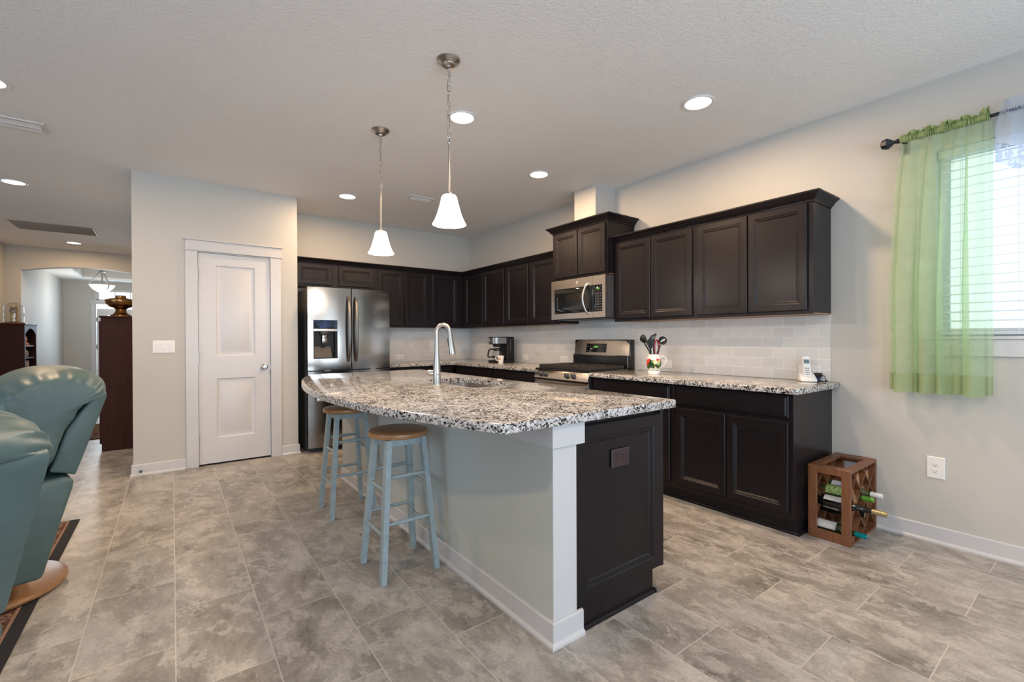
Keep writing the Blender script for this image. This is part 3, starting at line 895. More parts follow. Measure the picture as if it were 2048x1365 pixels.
# base cabinets
XB = 3.005
def base_right(y0, y1, doors, drawers, label, end=None, z1=0.874):
    t = thing('base_cabinet', ((XB + XR) / 2, (y0 + y1) / 2, 0), label, 'cabinet', G_BS)
    mb = MB(); mb.box(XB + 0.02, XR - 0.003, y0, y1, 0.10, z1); mb.box(XB + 0.085, XR - 0.003, y0, y1, 0.0, 0.10); mb.build('body', 'espresso', t)
    mb = MB(); mb.box(XB, XB + 0.02, y0, y1, 0.10, z1, 0.001); mb.build('face_frame', 'espresso', t)
    mb = MB(); mb.box(XB + 0.068, XB + 0.084, y0, y1, 0.0, 0.10)
    mb.prism([(0, 0), (-0.013, 0), (-0.013, 0.008), (-0.009, 0.014), (0, 0.017)], lambda p, q, s: (XB + 0.068 + p, s, q), y0 - (0.0 if end is None else 0.012), y1)
    if end is not None:
        mb.prism([(0, 0), (-0.012, 0), (-0.012, 0.008), (-0.008, 0.014), (0, 0.017)], lambda p, q, s: (s, y0 + p, q), XB + 0.06, XR - 0.2)
    mb.build('toe_kick', 'espresso', t)
    fronts(t, FX(XB), [(a, b, DZ0, DZ1) for a, b in doors], drawers)
    return t
DZ0, DZ1, WZa, WZb = 0.142, 0.700, 0.727, 0.863
base_right(1.190, 2.012, [(1.214, 1.598), (1.606, 1.986)], [(1.214, 1.986, WZa, WZb)], 'dark base cabinet at the counter end beside the wine rack', 1)
base_right(2.012, 2.832, [(2.036, 2.418), (2.426, 2.806)], [(2.036, 2.806, WZa, WZb)], 'dark base cabinet between the range and the end cabinet, half hidden by the island')
base_right(3.592, 4.415, [(3.616, 3.998), (4.006, 4.390)], [(3.616, 4.390, WZa, WZb)], 'dark base cabinet just left of the range, under the counter')
base_right(4.415, 5.280, [(4.440, 5.240)], [(4.440, 5.240, WZa, WZb)], 'dark base cabinet in the corner below the coffee maker')
def base_back(x0, x1, doors, drawers, label):
    yb = 5.31
    t = thing('base_cabinet', ((x0 + x1) / 2, 5.6, 0), label, 'cabinet', G_BS)
    mb = MB(); mb.box(x0, x1, yb + 0.02, YB - 0.003, 0.10, 0.874); mb.box(x0, x1, yb + 0.085, YB - 0.003, 0, 0.10); mb.build('body', 'espresso', t)
    mb = MB(); mb.box(x0, x1, yb, yb + 0.02, 0.10, 0.874, 0.001); mb.build('face_frame', 'espresso', t)
    mb = MB(); mb.box(x0, x1, yb + 0.068, yb + 0.084, 0, 0.10); mb.build('toe_kick', 'espresso', t)
    fronts(t, FY(yb), [(a, b, DZ0, DZ1) for a, b in doors], drawers)
base_back(2.085, 2.985, [(2.11, 2.525), (2.533, 2.955)], [(2.11, 2.955, WZa, WZb)], 'dark base cabinet on the back wall between refrigerator and corner')

# granite worktops
def slab_mesh(outer, z0, z1, hole=None, r=0.006):
    """flat slab with a softened edge and an optional hole."""
    mb = MB()
    bm = mb.bm
    n = len(outer)
    area = sum(outer[i][0] * outer[(i + 1) % n][1] - outer[(i + 1) % n][0] * outer[i][1] for i in range(n))
    if area < 0: outer = outer[::-1]
    def inset(P, d):
        res = []
        m = len(P)
        for i in range(m):
            a, b, c = Vector(P[i - 1]), Vector(P[i]), Vector(P[(i + 1) % m])
            d0, d1 = (b - a).normalized(), (c - b).normalized()
            n0, n1 = Vector((-d0.y, d0.x)), Vector((-d1.y, d1.x))
            mm = (n0 + n1).normalized()
            res.append(b + mm * (d / max(0.3, mm.dot(n0))))
        return res
    def ringv(P, z): return [bm.verts.new((p[0], p[1], z)) for p in P]
    def strip(a, b):
        for i in range(len(a)): bm.faces.new([a[i], a[(i + 1) % len(a)], b[(i + 1) % len(a)], b[i]])
    rs = []
    for d, z in ((r, z0), (0.3 * r, z0 + 0.3 * r), (0, z0 + r), (0, z1 - r), (0.3 * r, z1 - 0.3 * r), (r, z1)):
        rs.append(ringv(inset(outer, d), z))
    for a, b in zip(rs, rs[1:]): strip(a, b)
    hb = ht = None
    if hole:
        hb = ringv(hole, z0); ht = ringv(hole, z1); strip(hb, ht)
    for ring, hr in ((rs[0], hb), (rs[-1], ht)):
        edges = []
        for R in (ring, hr) if hr else (ring,):
            for i in range(len(R)):
                e = bm.edges.get((R[i], R[(i + 1) % len(R)])) or bm.edges.new((R[i], R[(i + 1) % len(R)]))
                edges.append(e)
        bmesh.ops.triangle_fill(bm, use_beauty=True, edges=edges)
    return mb
def rounded(P, rad, seg=6):
    """round the corners of a polygon; rad per vertex."""
    res = []
    n = len(P)
    for i in range(n):
        b = Vector(P[i]); a = Vector(P[i - 1]); c = Vector(P[(i + 1) % n])
        r = rad[i] if isinstance(rad, (list, tuple)) else rad
        if r <= 0: res.append(tuple(b)); continue
        d0, d1 = (a - b).normalized(), (c - b).normalized()
        half = d0.angle(d1) / 2
        L = r / math.tan(half)
        p0, p1 = b + d0 * L, b + d1 * L
        cen = b + (d0 + d1).normalized() * (r / sin(half))
        a0 = math.atan2(p0.y - cen.y, p0.x - cen.x); a1 = math.atan2(p1.y - cen.y, p1.x - cen.x)
        da = (a1 - a0 + pi) % (2 * pi) - pi
        for k in range(seg + 1):
            res.append((cen.x + r * cos(a0 + da * k / seg), cen.y + r * sin(a0 + da * k / seg)))
    return res
CT0, CT1 = 0.876, 0.914
mb = slab_mesh(rounded([(2.956, 1.145), (XR - 0.001, 1.145), (XR - 0.001, 2.832), (2.956, 2.832)], [0.03, 0, 0, 0.0]), CT0, CT1)
tag(mb.build('countertop', 'granite', None, 35, (3.28, 2.0, CT0)), 'speckled granite countertop right of the range, holding the utensil mug and phone', 'countertop')
mb = slab_mesh([(2.956, 3.592), (XR - 0.001, 3.592), (XR - 0.001, YB - 0.001), (2.085, YB - 0.001), (2.085, 5.262), (2.956, 5.262)], CT0, CT1)
tag(mb.build('countertop', 'granite', None, 35, (3.28, 5.0, CT0)), 'L-shaped speckled granite countertop in the corner under the coffee maker', 'countertop')

# backsplash
mb = MB(); mb.box(XR - 0.008, XR, 1.197, 2.80, CT1 + 0.0005, 1.371); mb.box(XR - 0.008, XR, 2.80, 3.62, 0.86, 1.42); mb.box(XR - 0.008, XR, 3.62, YB - 0.008, CT1 + 0.0005, 1.371)
tag(mb.build('tile_backsplash', 'tile_y', None, 35, (XR, 3.0, CT1)), 'grey glass subway tile backsplash along the right wall', 'backsplash', kind='structure')
mb = MB(); mb.box(2.085, XR - 0.008, YB - 0.008, YB, CT1 + 0.0005, 1.371)
tag(mb.build('tile_backsplash', 'tile_x', None, 35, (2.8, YB, CT1)), 'grey glass subway tile backsplash behind the corner, right of the refrigerator', 'backsplash', kind='structure')

# ------------------------------------------------------------------ island
YE, YI1 = 1.344, 4.120
isl = thing('kitchen_island', (1.56, 2.75, 0), 'kitchen island base with grey painted side, white corner post and dark end panel', 'island')
mb = MB(); mb.box(1.199, 1.325, YE + 0.004, YI1, 0, 0.876); mb.build('half_wall', 'wall_cool', isl)
mb = MB(); mb.box(1.199, 1.327, YE - 0.002, YE + 0.004, 0.09, 0.79)
mb.box(1.188, 1.366, YE - 0.014, YE + 0.004, 0.784, 0.8755, 0.0015)
mb.box(1.188, 1.199, YE + 0.004, YI1, 0.784, 0.8755, 0.0015)
mb.build('post_trim', 'trim', isl)
mb = MB()
mb.sweep([(1.199, YI1), (1.199, YE - 0.002), (1.354, YE - 0.002)], [(-o, z) for o, z in BBP])
mb.build('baseboard', 'trim', isl)
mb = MB(); mb.box(1.327, 1.905, YE + 0.022, 2.36, 0.104, 0.874); mb.box(1.327, 1.905, 3.135, YI1, 0.104, 0.874); mb.box(1.327, 1.905, 2.36, 3.135, 0.104, 0.66); mb.box(1.327, 1.455, 2.36, 3.135, 0.66, 0.874); mb.box(1.893, 1.905, 2.36, 3.135, 0.66, 0.874); mb.box(1.327, 1.84, YE + 0.022, YI1, 0, 0.104); mb.build('body', 'espresso', isl)
mb = MB(); mb.box(1.905, 1.927, YE + 0.004, YI1, 0.104, 0.874, 0.001); mb.build('face_frame', 'espresso', isl)
mb = MB(); mb.rectloft(FY(YE + 0.022), 1.328, 1.904, 0.108, 0.852, [(0, 0), (0, 0.018), (0.004, 0.022), (0.056, 0.022), (0.060, 0.0185), (0.066, 0.0185), (0.070, 0.0135), (0.076, 0.0135), (0.082, 0.008)])
ep = mb.build('end_panel', 'espresso', isl, 20)
mb = MB(); mb.fbox(FY(YE + 0.022), 1.328, 1.84, 0, 0.108, 0, 0.018)
mb.prism([(0, 0), (-0.014, 0), (-0.014, 0.010), (-0.009, 0.017), (0, 0.020)], lambda p, q, s: (s, YE + 0.004 + p, q), 1.368, 1.852)
mb.prism([(0, 0), (0.012, 0), (0.012, 0.010), (0.008, 0.016), (0, 0.020)], lambda p, q, s: (1.84 + p, s, q), YE - 0.01, YI1)
mb.build('toe_kick', 'espresso', isl)
for k in range(3):
    y0 = YE + 0.04 + k * 0.915
    mb = MB(); mb.rectloft(FXp(1.927), y0, y0 + 0.875, 0.142, 0.700, DOOR); mb.build('door', 'espresso', isl, 20)
    mb = MB(); mb.rectloft(FXp(1.927), y0, y0 + 0.875, WZa, WZb, DRAWER); mb.build('drawer', 'espresso', isl, 20)
# bow-fronted granite top with sink cut-out
R_, XB0, YB0 = 3.93, 0.664, 2.75
pts = []
for i in range(41):
    y = 1.306 + (4.230 - 1.306) * i / 40
    pts.append((XB0 + R_ - sqrt(R_ * R_ - (y - YB0) ** 2), y))
outer = rounded([(1.992, 1.306)] + [(1.992, 4.150)][:0] + [(1.992, 4.230)] + pts[::-1], [0.03, 0.06] + [0.04] + [0] * 39 + [0.03])
SX0, SX1, SY0, SY1 = 1.490, 1.858, 2.395, 3.100
hole = rounded([(SX0, SY0), (SX1, SY0), (SX1, SY1), (SX0, SY1)], 0.05)
mb = slab_mesh(outer, CT0, CT1, hole)
tag(mb.build('countertop', 'granite', None, 35, (1.4, 2.7, CT0)), 'bow-fronted speckled granite top of the kitchen island', 'countertop')
# sink
s = thing('sink', ((SX0 + SX1) / 2, (SY0 + SY1) / 2, 0.69), 'stainless undermount sink in the island countertop', 'sink')
mb = MB()
def rr(i, z): return [(x, y, z) for x, y in rounded([(SX0 + i, SY0 + i), (SX1 - i, SY0 + i), (SX1 - i, SY1 - i), (SX0 + i, SY1 - i)], max(0.02, 0.05 - i * 0.3))]
mb.rings([rr(-0.012, 0.8755), rr(-0.004, 0.8755), rr(-0.004, 0.86), rr(0.004, 0.71), rr(0.03, 0.69), rr(0.09, 0.688), rr(0.05, 0.684), rr(-0.008, 0.72), rr(-0.012, 0.86), rr(-0.012, 0.8755)], False)
mb.faces(rr(0.09, 0.688), [list(range(28))])
mb.build('basin', 'sink_steel', s)
mb = MB(); mb.lathe([(0.0, 0.0), (0.03, 0.001), (0.042, 0.004), (0.042, 0.0)], ((SX0 + SX1) / 2, (SY0 + SY1) / 2, 0.6885)); mb.build('drain', 'nickel_bright', s)
# faucet
f = thing('faucet', (1.420, 2.749, CT1), 'brushed steel gooseneck faucet standing on the island beside the sink', 'faucet')
fx, fy = 1.420, 2.749
dx, dy = 0.80, -0.60
prof = [(0.030, 0), (0.030, 0.004), (0.0265, 0.012), (0.0255, 0.08), (0.022, 0.14), (0.0165, 0.20), (0.0140, 0.26), (0.0135, 0.30)]
mb = MB(); mb.lathe(prof, (fx, fy, CT1), (0, 0, 1), 24); mb.build('body', 'nickel_bright', f)
path = [(fx, fy, CT1 + 0.295)]
for k in range(17):
    a = pi - (pi * 0.93) * k / 16
    rr_ = 0.044
    path.append((fx + dx * (rr_ + rr_ * cos(a)), fy + dy * (rr_ + rr_ * cos(a)), CT1 + 0.345 + rr_ * 1.22 * sin(a)))
mb = MB(); mb.tube(path, [0.0135] * len(path), 14); mb.build('spout', 'nickel_bright', f)
e = Vector(path[-1]); dn = Vector((dx * 0.11, dy * 0.11, -1)).normalized()
mb = MB(); mb.lathe([(0.0135, -0.008), (0.0145, 0.02), (0.018, 0.08), (0.0235, 0.145), (0.0235, 0.156), (0.018, 0.16)], e, dn, 20); h = mb.build('spray_head', 'nickel_bright', f)
mb = MB(); q = e + dn * 0.075 - Vector((dx, dy, 0)) * 0.0165
mb.lathe([(0.0, -0.03), (0.005, -0.026), (0.006, 0.026), (0.0, 0.03)], q, (0.08, -0.06, -1), 8); mb.build('spray_button', 'black_plastic', h)
mb = MB()
mb.lathe([(0.0, 0.070), (0.016, 0.069), (0.021, 0.060), (0.021, 0.03), (0.019, 0.0)], (fx, fy, CT1 + 0.075), (-0.62, 0.78, 0), 18)
mb.lathe([(0.0, -0.002), (0.006, 0.0), (0.006, 0.03)], (fx + 0.03 * 0.62, fy - 0.03 * 0.78, CT1 + 0.068), (-1, 0, 0), 8)
mb.build('handle', 'nickel_bright', f)
# ------------------------------------------------------------------ refrigerator
FX0, FX1, FYF = 1.152, 2.056, 5.150
fr = thing('refrigerator', (1.604, 5.5, 0), 'stainless french-door refrigerator beside the white pantry door', 'refrigerator')
mb = MB(); mb.box(FX0 + 0.004, FX1 - 0.014, FYF + 0.085, YB - 0.02, 0.03, 1.765, 0.004); mb.box(FX0 + 0.03, FX1 - 0.03, FYF + 0.11, YB - 0.05, 0.0, 0.03); mb.build('body', 'grey_plastic', fr)
FM = (FX0 + FX1) / 2
def fcurve(x):     # gently bowed front
    return FYF + 0.032 * ((x - FM) / (FX1 - FM)) ** 2 - 0.006
def door_block(mb, x0, x1, z0, z1, n=10, depth=None):
    poly = [(x0 + (x1 - x0) * i / n, fcurve(x0 + (x1 - x0) * i / n)) for i in range(n + 1)]
    yb = FYF + 0.082 if depth is None else None
    poly += [(x1, yb), (x0, yb)] if depth is None else [(x, y + depth) for x, y in poly[::-1]]
    mb.prism(poly, lambda p, q, t: (p, q, t), z0, z1)
NX0, NX1, NZ0, NZ1, NZm = 1.208, 1.452, 1.010, 1.428, 1.318
mb = MB()
door_block(mb, FX0, NX0, 0.886, 1.782); door_block(mb, NX1, FM - 0.005, 0.886, 1.782)
door_block(mb, NX0, NX1, 0.886, NZ0); door_block(mb, NX0, NX1, NZ1, 1.782)
dl = mb.build('door', 'steel', fr, 30)
mb = MB(); door_block(mb, FM + 0.005, FX1, 0.886, 1.782); dr = mb.build('door', 'steel', fr, 30)
mb = MB(); door_block(mb, FX0, FX1, 0.642, 0.874); mb.build('drawer', 'steel', fr, 30)
mb = MB(); door_block(mb, FX0, FX1, 0.055, 0.630); dw = mb.build('drawer', 'steel', fr, 30)
# dispenser
mb = MB(); mb.box(NX0, NX1, FYF + 0.012, FYF + 0.03, NZm + 0.012, NZ1); mb.build('dispenser_display', 'display_blue', dl)
mb = MB(); mb.box(NX0 + 0.075, NX0 + 0.081, FYF + 0.0105, FYF + 0.0125, 1.352, 1.357); mb.build('indicator_light', 'led_blue', dl)
mb = MB(); mb.box(NX0, NX1, FYF + 0.004, FYF + 0.03, NZm - 0.012, NZm + 0.012, 0.003); mb.build('display_trim', 'nickel_bright', dl)
mb = MB()
mb.box(NX0, NX1, FYF + 0.072, FYF + 0.082, NZ0, NZm - 0.012); mb.box(NX0, NX0 + 0.006, FYF + 0.012, FYF + 0.08, NZ0, NZm - 0.012); mb.box(NX1 - 0.02, NX1, FYF + 0.012, FYF + 0.08, NZ0, NZm - 0.012)
mb.box(NX0 + 0.006, NX1 - 0.02, FYF + 0.012, FYF + 0.08, NZ0, NZ0 + 0.012)
mb.build('dispenser_recess', 'black_plastic', dl)
mb = MB(); mb.prism([(FYF + 0.014, NZ0 + 0.012), (FYF + 0.070, NZ0 + 0.012), (FYF + 0.070, NZ0 + 0.13)], lambda p, q, t: (t, p, q), NX0 + 0.008, NX1 - 0.055); mb.build('drip_tray', 'steel', dl)
mb = MB(); mb.lathe([(0.052, 0.0), (0.046, -0.03), (0.02, -0.036)], (1.325, FYF + 0.045, NZm - 0.012), (0, 0, 1), 18); mb.build('dispenser_nozzle', 'grey_plastic', dl)
mb = MB(); mb.box(1.300, 1.352, FYF + 0.030, FYF + 0.042, 1.165, 1.270, 0.006, 2); mb.build('dispenser_paddle', 'steel', dl)
# handles
for par, x in ((dl, FM - 0.040), (dr, FM + 0.040)):
    mb = MB(); n = 18
    rg = []
    for i in range(n + 1):
        z = 0.968 + (1.692 - 0.968) * i / n
        b = sin(pi * i / n)
        y = fcurve(x) - 0.012 - 0.050 * b ** 0.5
        hw = 0.014 + 0.007 * b
        rg.append([(x - hw, y, z), (x - hw * 0.6, y - 0.010, z), (x + hw * 0.6, y - 0.010, z), (x + hw, y, z), (x + hw * 0.7, y + 0.012, z), (x - hw * 0.7, y + 0.012, z)])
    mb.rings(rg); mb.build('handle', 'handle_steel', par, 50)
mb = MB(); mb.box(FX0 + 0.07, FX1 - 0.07, fcurve(FM) - 0.052, fcurve(FM) - 0.026, 0.556, 0.592, 0.006, 2)
mb.box(FX0 + 0.10, FX0 + 0.14, FYF - 0.03, FYF + 0.03, 0.562, 0.586); mb.box(FX1 - 0.14, FX1 - 0.10, FYF - 0.03, FYF + 0.03, 0.562, 0.586); mb.build('handle', 'nickel_bright', dw)
for x in (FX0 + 0.20, FX1 - 0.20):
    mb = MB(); mb.box(x - 0.03, x + 0.03, FYF + 0.012, FYF + 0.04, 0.873, 0.887); mb.build('hinge_cap', 'nickel_bright', fr)
text_mesh('SAMSUNG', 0.027, 'grey_plastic', 'logo', dr, face_matrix((1.955, fcurve(1.955) - 0.0012, 1.738), (1, 0.03, 0), (0, 0, 1)))

# ------------------------------------------------------------------ range
RY0, RY1 = 2.838, 3.586
rg_ = thing('gas_range', (3.27, 3.212, 0), 'stainless gas range with black cast iron grates, between the countertops', 'range')
mb = MB(); mb.box(2.985, 3.600, RY0, RY1, 0.03, 0.905, 0.002); mb.box(3.05, 3.58, RY0 + 0.03, RY1 - 0.03, 0, 0.03); mb.build('body', 'black_plastic', rg_)
mb = MB(); mb.box(2.972, 3.50, RY0 - 0.003, RY1 + 0.003, 0.905, 0.922, 0.004); mb.build('cooktop', 'black_enamel', rg_)
mb = MB(); mb.prism([(2.952, 0.826), (2.985, 0.815), (2.985, 0.908), (2.970, 0.903)], lambda p, q, t: (p, t, q), RY0 + 0.002, RY1 - 0.002, 0.002); cp = mb.build('control_panel', 'steel_h', rg_)
for y in (3.480, 3.415, 3.105, 3.020):
    mb = MB(); mb.lathe([(0.026, 0.0), (0.026, 0.006), (0.021, 0.010), (0.019, 0.030), (0.014, 0.034), (0, 0.034)], (2.961, y, 0.866), (-1, 0, 0.25), 18)
    mb.box(2.922, 2.934, y - 0.004, y + 0.004, 0.852, 0.894)
    mb.build('knob', 'grey_plastic', cp)
od = MB(); od.box(2.962, 2.985, RY0 + 0.004, RY1 - 0.004, 0.23, 0.808, 0.003); od = od.build('oven_door', 'steel_h', rg_)
mb = MB(); mb.box(2.959, 2.963, RY0 + 0.10, RY1 - 0.10, 0.34, 0.66); mb.build('oven_window', 'black_glass', od)
mb = MB(); mb.tube([(2.925, RY0 + 0.05, 0.775), (2.920, 3.0, 0.775), (2.918, 3.212, 0.775), (2.920, 3.42, 0.775), (2.925, RY1 - 0.05, 0.775)], 0.012, 10)
mb.box(2.920, 2.965, RY0 + 0.055, RY0 + 0.08, 0.765, 0.785); mb.box(2.920, 2.965, RY1 - 0.08, RY1 - 0.055, 0.765, 0.785); mb.build('handle', 'nickel_bright', od)
mb = MB(); mb.box(2.965, 2.985, RY0 + 0.004, RY1 - 0.004, 0.06, 0.222, 0.003); mb.build('drawer', 'steel_h', rg_)
# grates
for y0, y1 in ((RY0 + 0.02, 3.085), (3.09, 3.335), (3.34, RY1 - 0.02)):
    mb = MB()
    zg = 0.950
    for x in (3.01, 3.465): mb.box(x - 0.008, x + 0.008, y0, y1, 0.922, zg + 0.008, 0.003)
    for y in (y0 + 0.008, y1 - 0.008): mb.box(3.01, 3.465, y - 0.008, y + 0.008, 0.928, zg + 0.008, 0.003)
    ym = (y0 + y1) / 2
    for x in (3.10, 3.2375, 3.375): mb.box(x - 0.006, x + 0.006, y0 + 0.01, y1 - 0.01, zg - 0.006, zg + 0.010, 0.003)
    mb.box(3.02, 3.455, ym - 0.006, ym + 0.006, zg - 0.006, zg + 0.011, 0.003)
    mb.build('grate', 'iron', rg_)
for x in (3.11, 3.36):
    for y in (2.965, 3.2125, 3.46):
        mb = MB(); mb.lathe([(0.05, 0), (0.048, 0.006), (0.03, 0.008), (0.03, 0.014), (0, 0.015)], (x, y, 0.9215), (0, 0, 1), 20); mb.build('burner', 'iron', rg_)
# backguard
bgm = MB(); bgm.box(3.535, 3.600, RY0, RY1, 0.905, 1.205, 0.006, 2); bgm.box(3.50, 3.54, RY0 + 0.004, RY1 - 0.004, 0.92, 1.05, 0.004)
bgd = bgm.build('backguard', 'black_enamel', rg_)
n = 14
poly = []
for i in range(n + 1):
    y = RY0 + 0.006 + (RY1 - RY0 - 0.012) * i / n
    poly.append((3.500 + 0.022 * abs(2 * i / n - 1) ** 3.0, y))
mb = MB()
rgs = []
for z, k in ((1.044, 0.0), (1.046, -0.004), (1.120, 0.006), (1.194, 0.020), (1.200, 0.028), (1.203, 0.045)):
    rgs.append([(px_ + k, py_, z) for px_, py_ in poly] + [(3.552, RY1 - 0.006, z), (3.552, RY0 + 0.006, z)])
mb.rings(rgs); gp = mb.build('panel', 'steel_h', bgd, 40)
mb = MB(); mb.rectloft(lambda u, v, w: (3.505 + (v - 1.12) * 0.17 - w, u, v), 3.115, 3.385, 1.076, 1.164, [(0, -0.006), (0, 0.0032), (0.004, 0.0045)]); dp = mb.build('display_panel', 'black_glass', gp)
mb = MB(); mb.rectloft(lambda u, v, w: (3.505 + (v - 1.12) * 0.17 - w, u, v), 3.222, 3.278, 1.122, 1.142, [(0, 0.004), (0, 0.0052)]); mb.build('digits', 'digits_green', dp)
for i, y in enumerate((3.36, 3.33, 3.195, 3.17, 3.145)):
    for z in (1.092, 1.135):
        mb = MB(); mb.rectloft(lambda u, v, w: (3.505 + (v - 1.12) * 0.17 - w, u, v), y - 0.007, y + 0.007, z - 0.004, z + 0.004, [(0, 0.004), (0, 0.005)]); mb.build('button', 'grey_plastic', dp)

# ------------------------------------------------------------------ microwave
MY0, MY1, MX = 2.850, 3.594, 3.198
mw = thing('microwave', (3.40, 3.222, 1.412), 'stainless over-the-range microwave under the raised dark cabinet', 'microwave')
mb = MB(); mb.box(MX + 0.032, XR - 0.012, MY0 + 0.002, MY1 - 0.002, 1.414, 1.812, 0.003); mb.box(MX + 0.05, XR - 0.10, MY0 + 0.03, MY1 - 0.03, 1.404, 1.414); mb.build('body', 'grey_plastic', mw)
YS = 3.008
def mw_front(mb, y0, y1, holes):
    panel_slab2(mb, FX(MX + 0.032), y0, y1, 1.416, 1.810, 0.032, holes)
def panel_slab2(mb, F, u0, u1, v0, v1, t, holes):
    us = sorted({u0, u1} | {h[0] for h in holes} | {h[1] for h in holes}); vs = sorted({v0, v1} | {h[2] for h in holes} | {h[3] for h in holes})
    for i in range(len(us) - 1):
        for j in range(len(vs) - 1):
            um, vm = (us[i] + us[i + 1]) / 2, (vs[j] + vs[j + 1]) / 2
            if any(h[0] < um < h[1] and h[2] < vm < h[3] for h in holes): continue
            mb.fbox(F, us[i], us[i + 1], vs[j], vs[j + 1], 0, t)
mb = MB(); mw_front(mb, YS, MY1, [(YS, 3.556, 1.470, 1.722)]); md = mb.build('door', 'steel_h', mw)
mb = MB(); mw_front(mb, MY0, YS - 0.002, [(2.888, YS - 0.002, 1.470, 1.722)]); mc = mb.build('control_side', 'steel_h', mw)
mb = MB(); mb.rectloft(FX(MX + 0.02), YS, 3.556, 1.470, 1.722, [(0, 0), (0, 0.014), (0.003, 0.016), (0.06, 0.016)]); mb.build('door_window', 'black_glass', md)
mb = MB(); mb.rectloft(FX(MX + 0.02), 2.888, YS - 0.002, 1.470, 1.722, [(0, 0), (0, 0.014), (0.003, 0.016)]); cpn = mb.build('control_panel', 'black_glass', mc)
mb = MB(); mb.fbox(FX(MX + 0.004), 2.925, 2.962, 1.678, 1.694, -0.001, 0.0012); mb.build('digits', 'digits_green', cpn)
for r in range(7):
    for c in range(3):
        mb = MB(); y = 2.912 + c * 0.030; z = 1.49 + r * 0.025
        mb.fbox(FX(MX + 0.004), y - 0.010, y + 0.010, z - 0.006, z + 0.006, -0.001, 0.0008); mb.build('button', 'grey_plastic', cpn)
mb = MB()
pth = [(MX + 0.004, 3.066, 1.455), (MX - 0.022, 3.072, 1.475)] + [(MX - 0.030 - 0.026 * sin(pi * i / 10), 3.076 + 0.010 * sin(pi * i / 10), 1.49 + 0.222 * i / 10) for i in range(11)] + [(MX - 0.022, 3.072, 1.727), (MX + 0.004, 3.066, 1.745)]
mb.tube(pth, 0.0115, 12); mb.build('handle', 'nickel_bright', md)
mb = MB(); mb.lathe([(0.0, 0.0030), (0.0125, 0.0028), (0.0140, 0.0015), (0.0140, 0)], (MX, 3.222, 1.768), (-1, 0, 0), 24); lg = mb.build('badge', 'plastic_white_hi', md)
text_mesh('GE', 0.017, 'slot_dark', 'logo', lg, face_matrix((MX - 0.0036, 3.222, 1.768), (0, -1, 0), (0, 0, 1)))
mb = MB(); mb.lathe([(0.0112, 0.0), (0.0128, 0.0), (0.0128, 0.0006), (0.0112, 0.0006), (0.0112, 0.0)], (MX - 0.0030, 3.222, 1.768), (-1, 0, 0), 24, False); mb.build('logo_ring', 'slot_dark', lg)

# ------------------------------------------------------------------ electrical plates
def plate(F, u, v, w, h, label, cat='outlet', horiz=False, mat_='plastic_white', slots=True, group=None, gang=1, name='outlet'):
    P = F(u, v, 0)
    t = thing(name, P, label, cat, group)
    mb = MB(); mb.rectloft(F, u - w / 2, u + w / 2, v - h / 2, v + h / 2, [(0, 0.0), (0, 0.003), (0.004, 0.006)]); mb.build('cover_plate', mat_, t)
    return t
def receptacle(t, F, u, v, horiz, mat_, dark='slot_dark'):
    for s in (-1, 1):
        du, dv = (s * 0.0195, 0) if horiz else (0, s * 0.0195)
        mb = MB(); mb.rectloft(F, u + du - 0.014, u + du + 0.014, v + dv - 0.014, v + dv + 0.014, [(0, 0.0055), (0, 0.0075), (0.002, 0.008)]); r = mb.build('receptacle', mat_, t)
        mb = MB()
        for a in (-0.006, 0.006):
            if horiz: mb.fbox(F, u + du - 0.004, u + du + 0.004, v + dv + a - 0.001, v + dv + a + 0.001, 0.0078, 0.0084)
            else: mb.fbox(F, u + du + a - 0.001, u + du + a + 0.001, v + dv - 0.004, v + dv + 0.004, 0.0078, 0.0084)
        if horiz: mb.fbox(F, u + du + 0.0075, u + du + 0.0115, v + dv - 0.002, v + dv + 0.002, 0.0078, 0.0084)
        else: mb.fbox(F, u + du - 0.002, u + du + 0.002, v + dv - 0.0115, v + dv - 0.0075, 0.0078, 0.0084)
        mb.build('slot', dark, r)
FXT, FYT = FX(XR - 0.008), FY(YB - 0.008)
for F_, u, lab in ((FYT, 2.487, 'white outlet on the tile beside the refrigerator'), (FYT, 3.345, 'white outlet on the tile in the corner behind the faucet'), (FXT, 3.842, 'white outlet on the tile just left of the range'), (FXT, 2.490, 'white outlet on the tile behind the utensil mug'), (FXT, 4.56, 'white outlet on the tile right of the coffee maker')):
    t = plate(F_, u, 0.979, 0.116, 0.072, lab)
    receptacle(t, F_, u, 0.979, True, 'plastic_white_hi')
t = plate(FXT, 1.326, 0.976, 0.136, 0.090, 'wide white outlet plate on the tile behind the cordless phone')
receptacle(t, FXT, 1.326, 0.976, True, 'plastic_white_hi')
t = plate(FX(XR), 0.662, 0.444, 0.082, 0.128, 'white outlet low on the wall below the curtain')
receptacle(t, FX(XR), 0.662, 0.444, False, 'plastic_white_hi')
Fp = FY(YE + 0.0085)
t = plate(Fp, 1.612, 0.682, 0.120, 0.082, 'dark brown outlet on the island end panel', mat_='outlet_brown')
receptacle(t, Fp, 1.612, 0.682, True, 'outlet_brown', 'reveal_dark')
t = plate(FY(YP), -0.0625, 1.156, 0.164, 0.116, 'white triple light switch left of the pantry door', 'light switch', name='light_switch')
for k in (-1, 0, 1):
    mb = MB(); mb.rectloft(FY(YP), -0.0625 + k * 0.046 - 0.0165, -0.0625 + k * 0.046 + 0.0165, 1.156 - 0.033, 1.156 + 0.033, [(0, 0.005), (0, 0.0075), (0.002, 0.010)]); mb.build('rocker', 'plastic_white_hi', t)
t = thing('door_stop', (-0.233, YP - 0.013, 0.045), 'small metal door stop on the baseboard left of the pantry door', 'door stop')
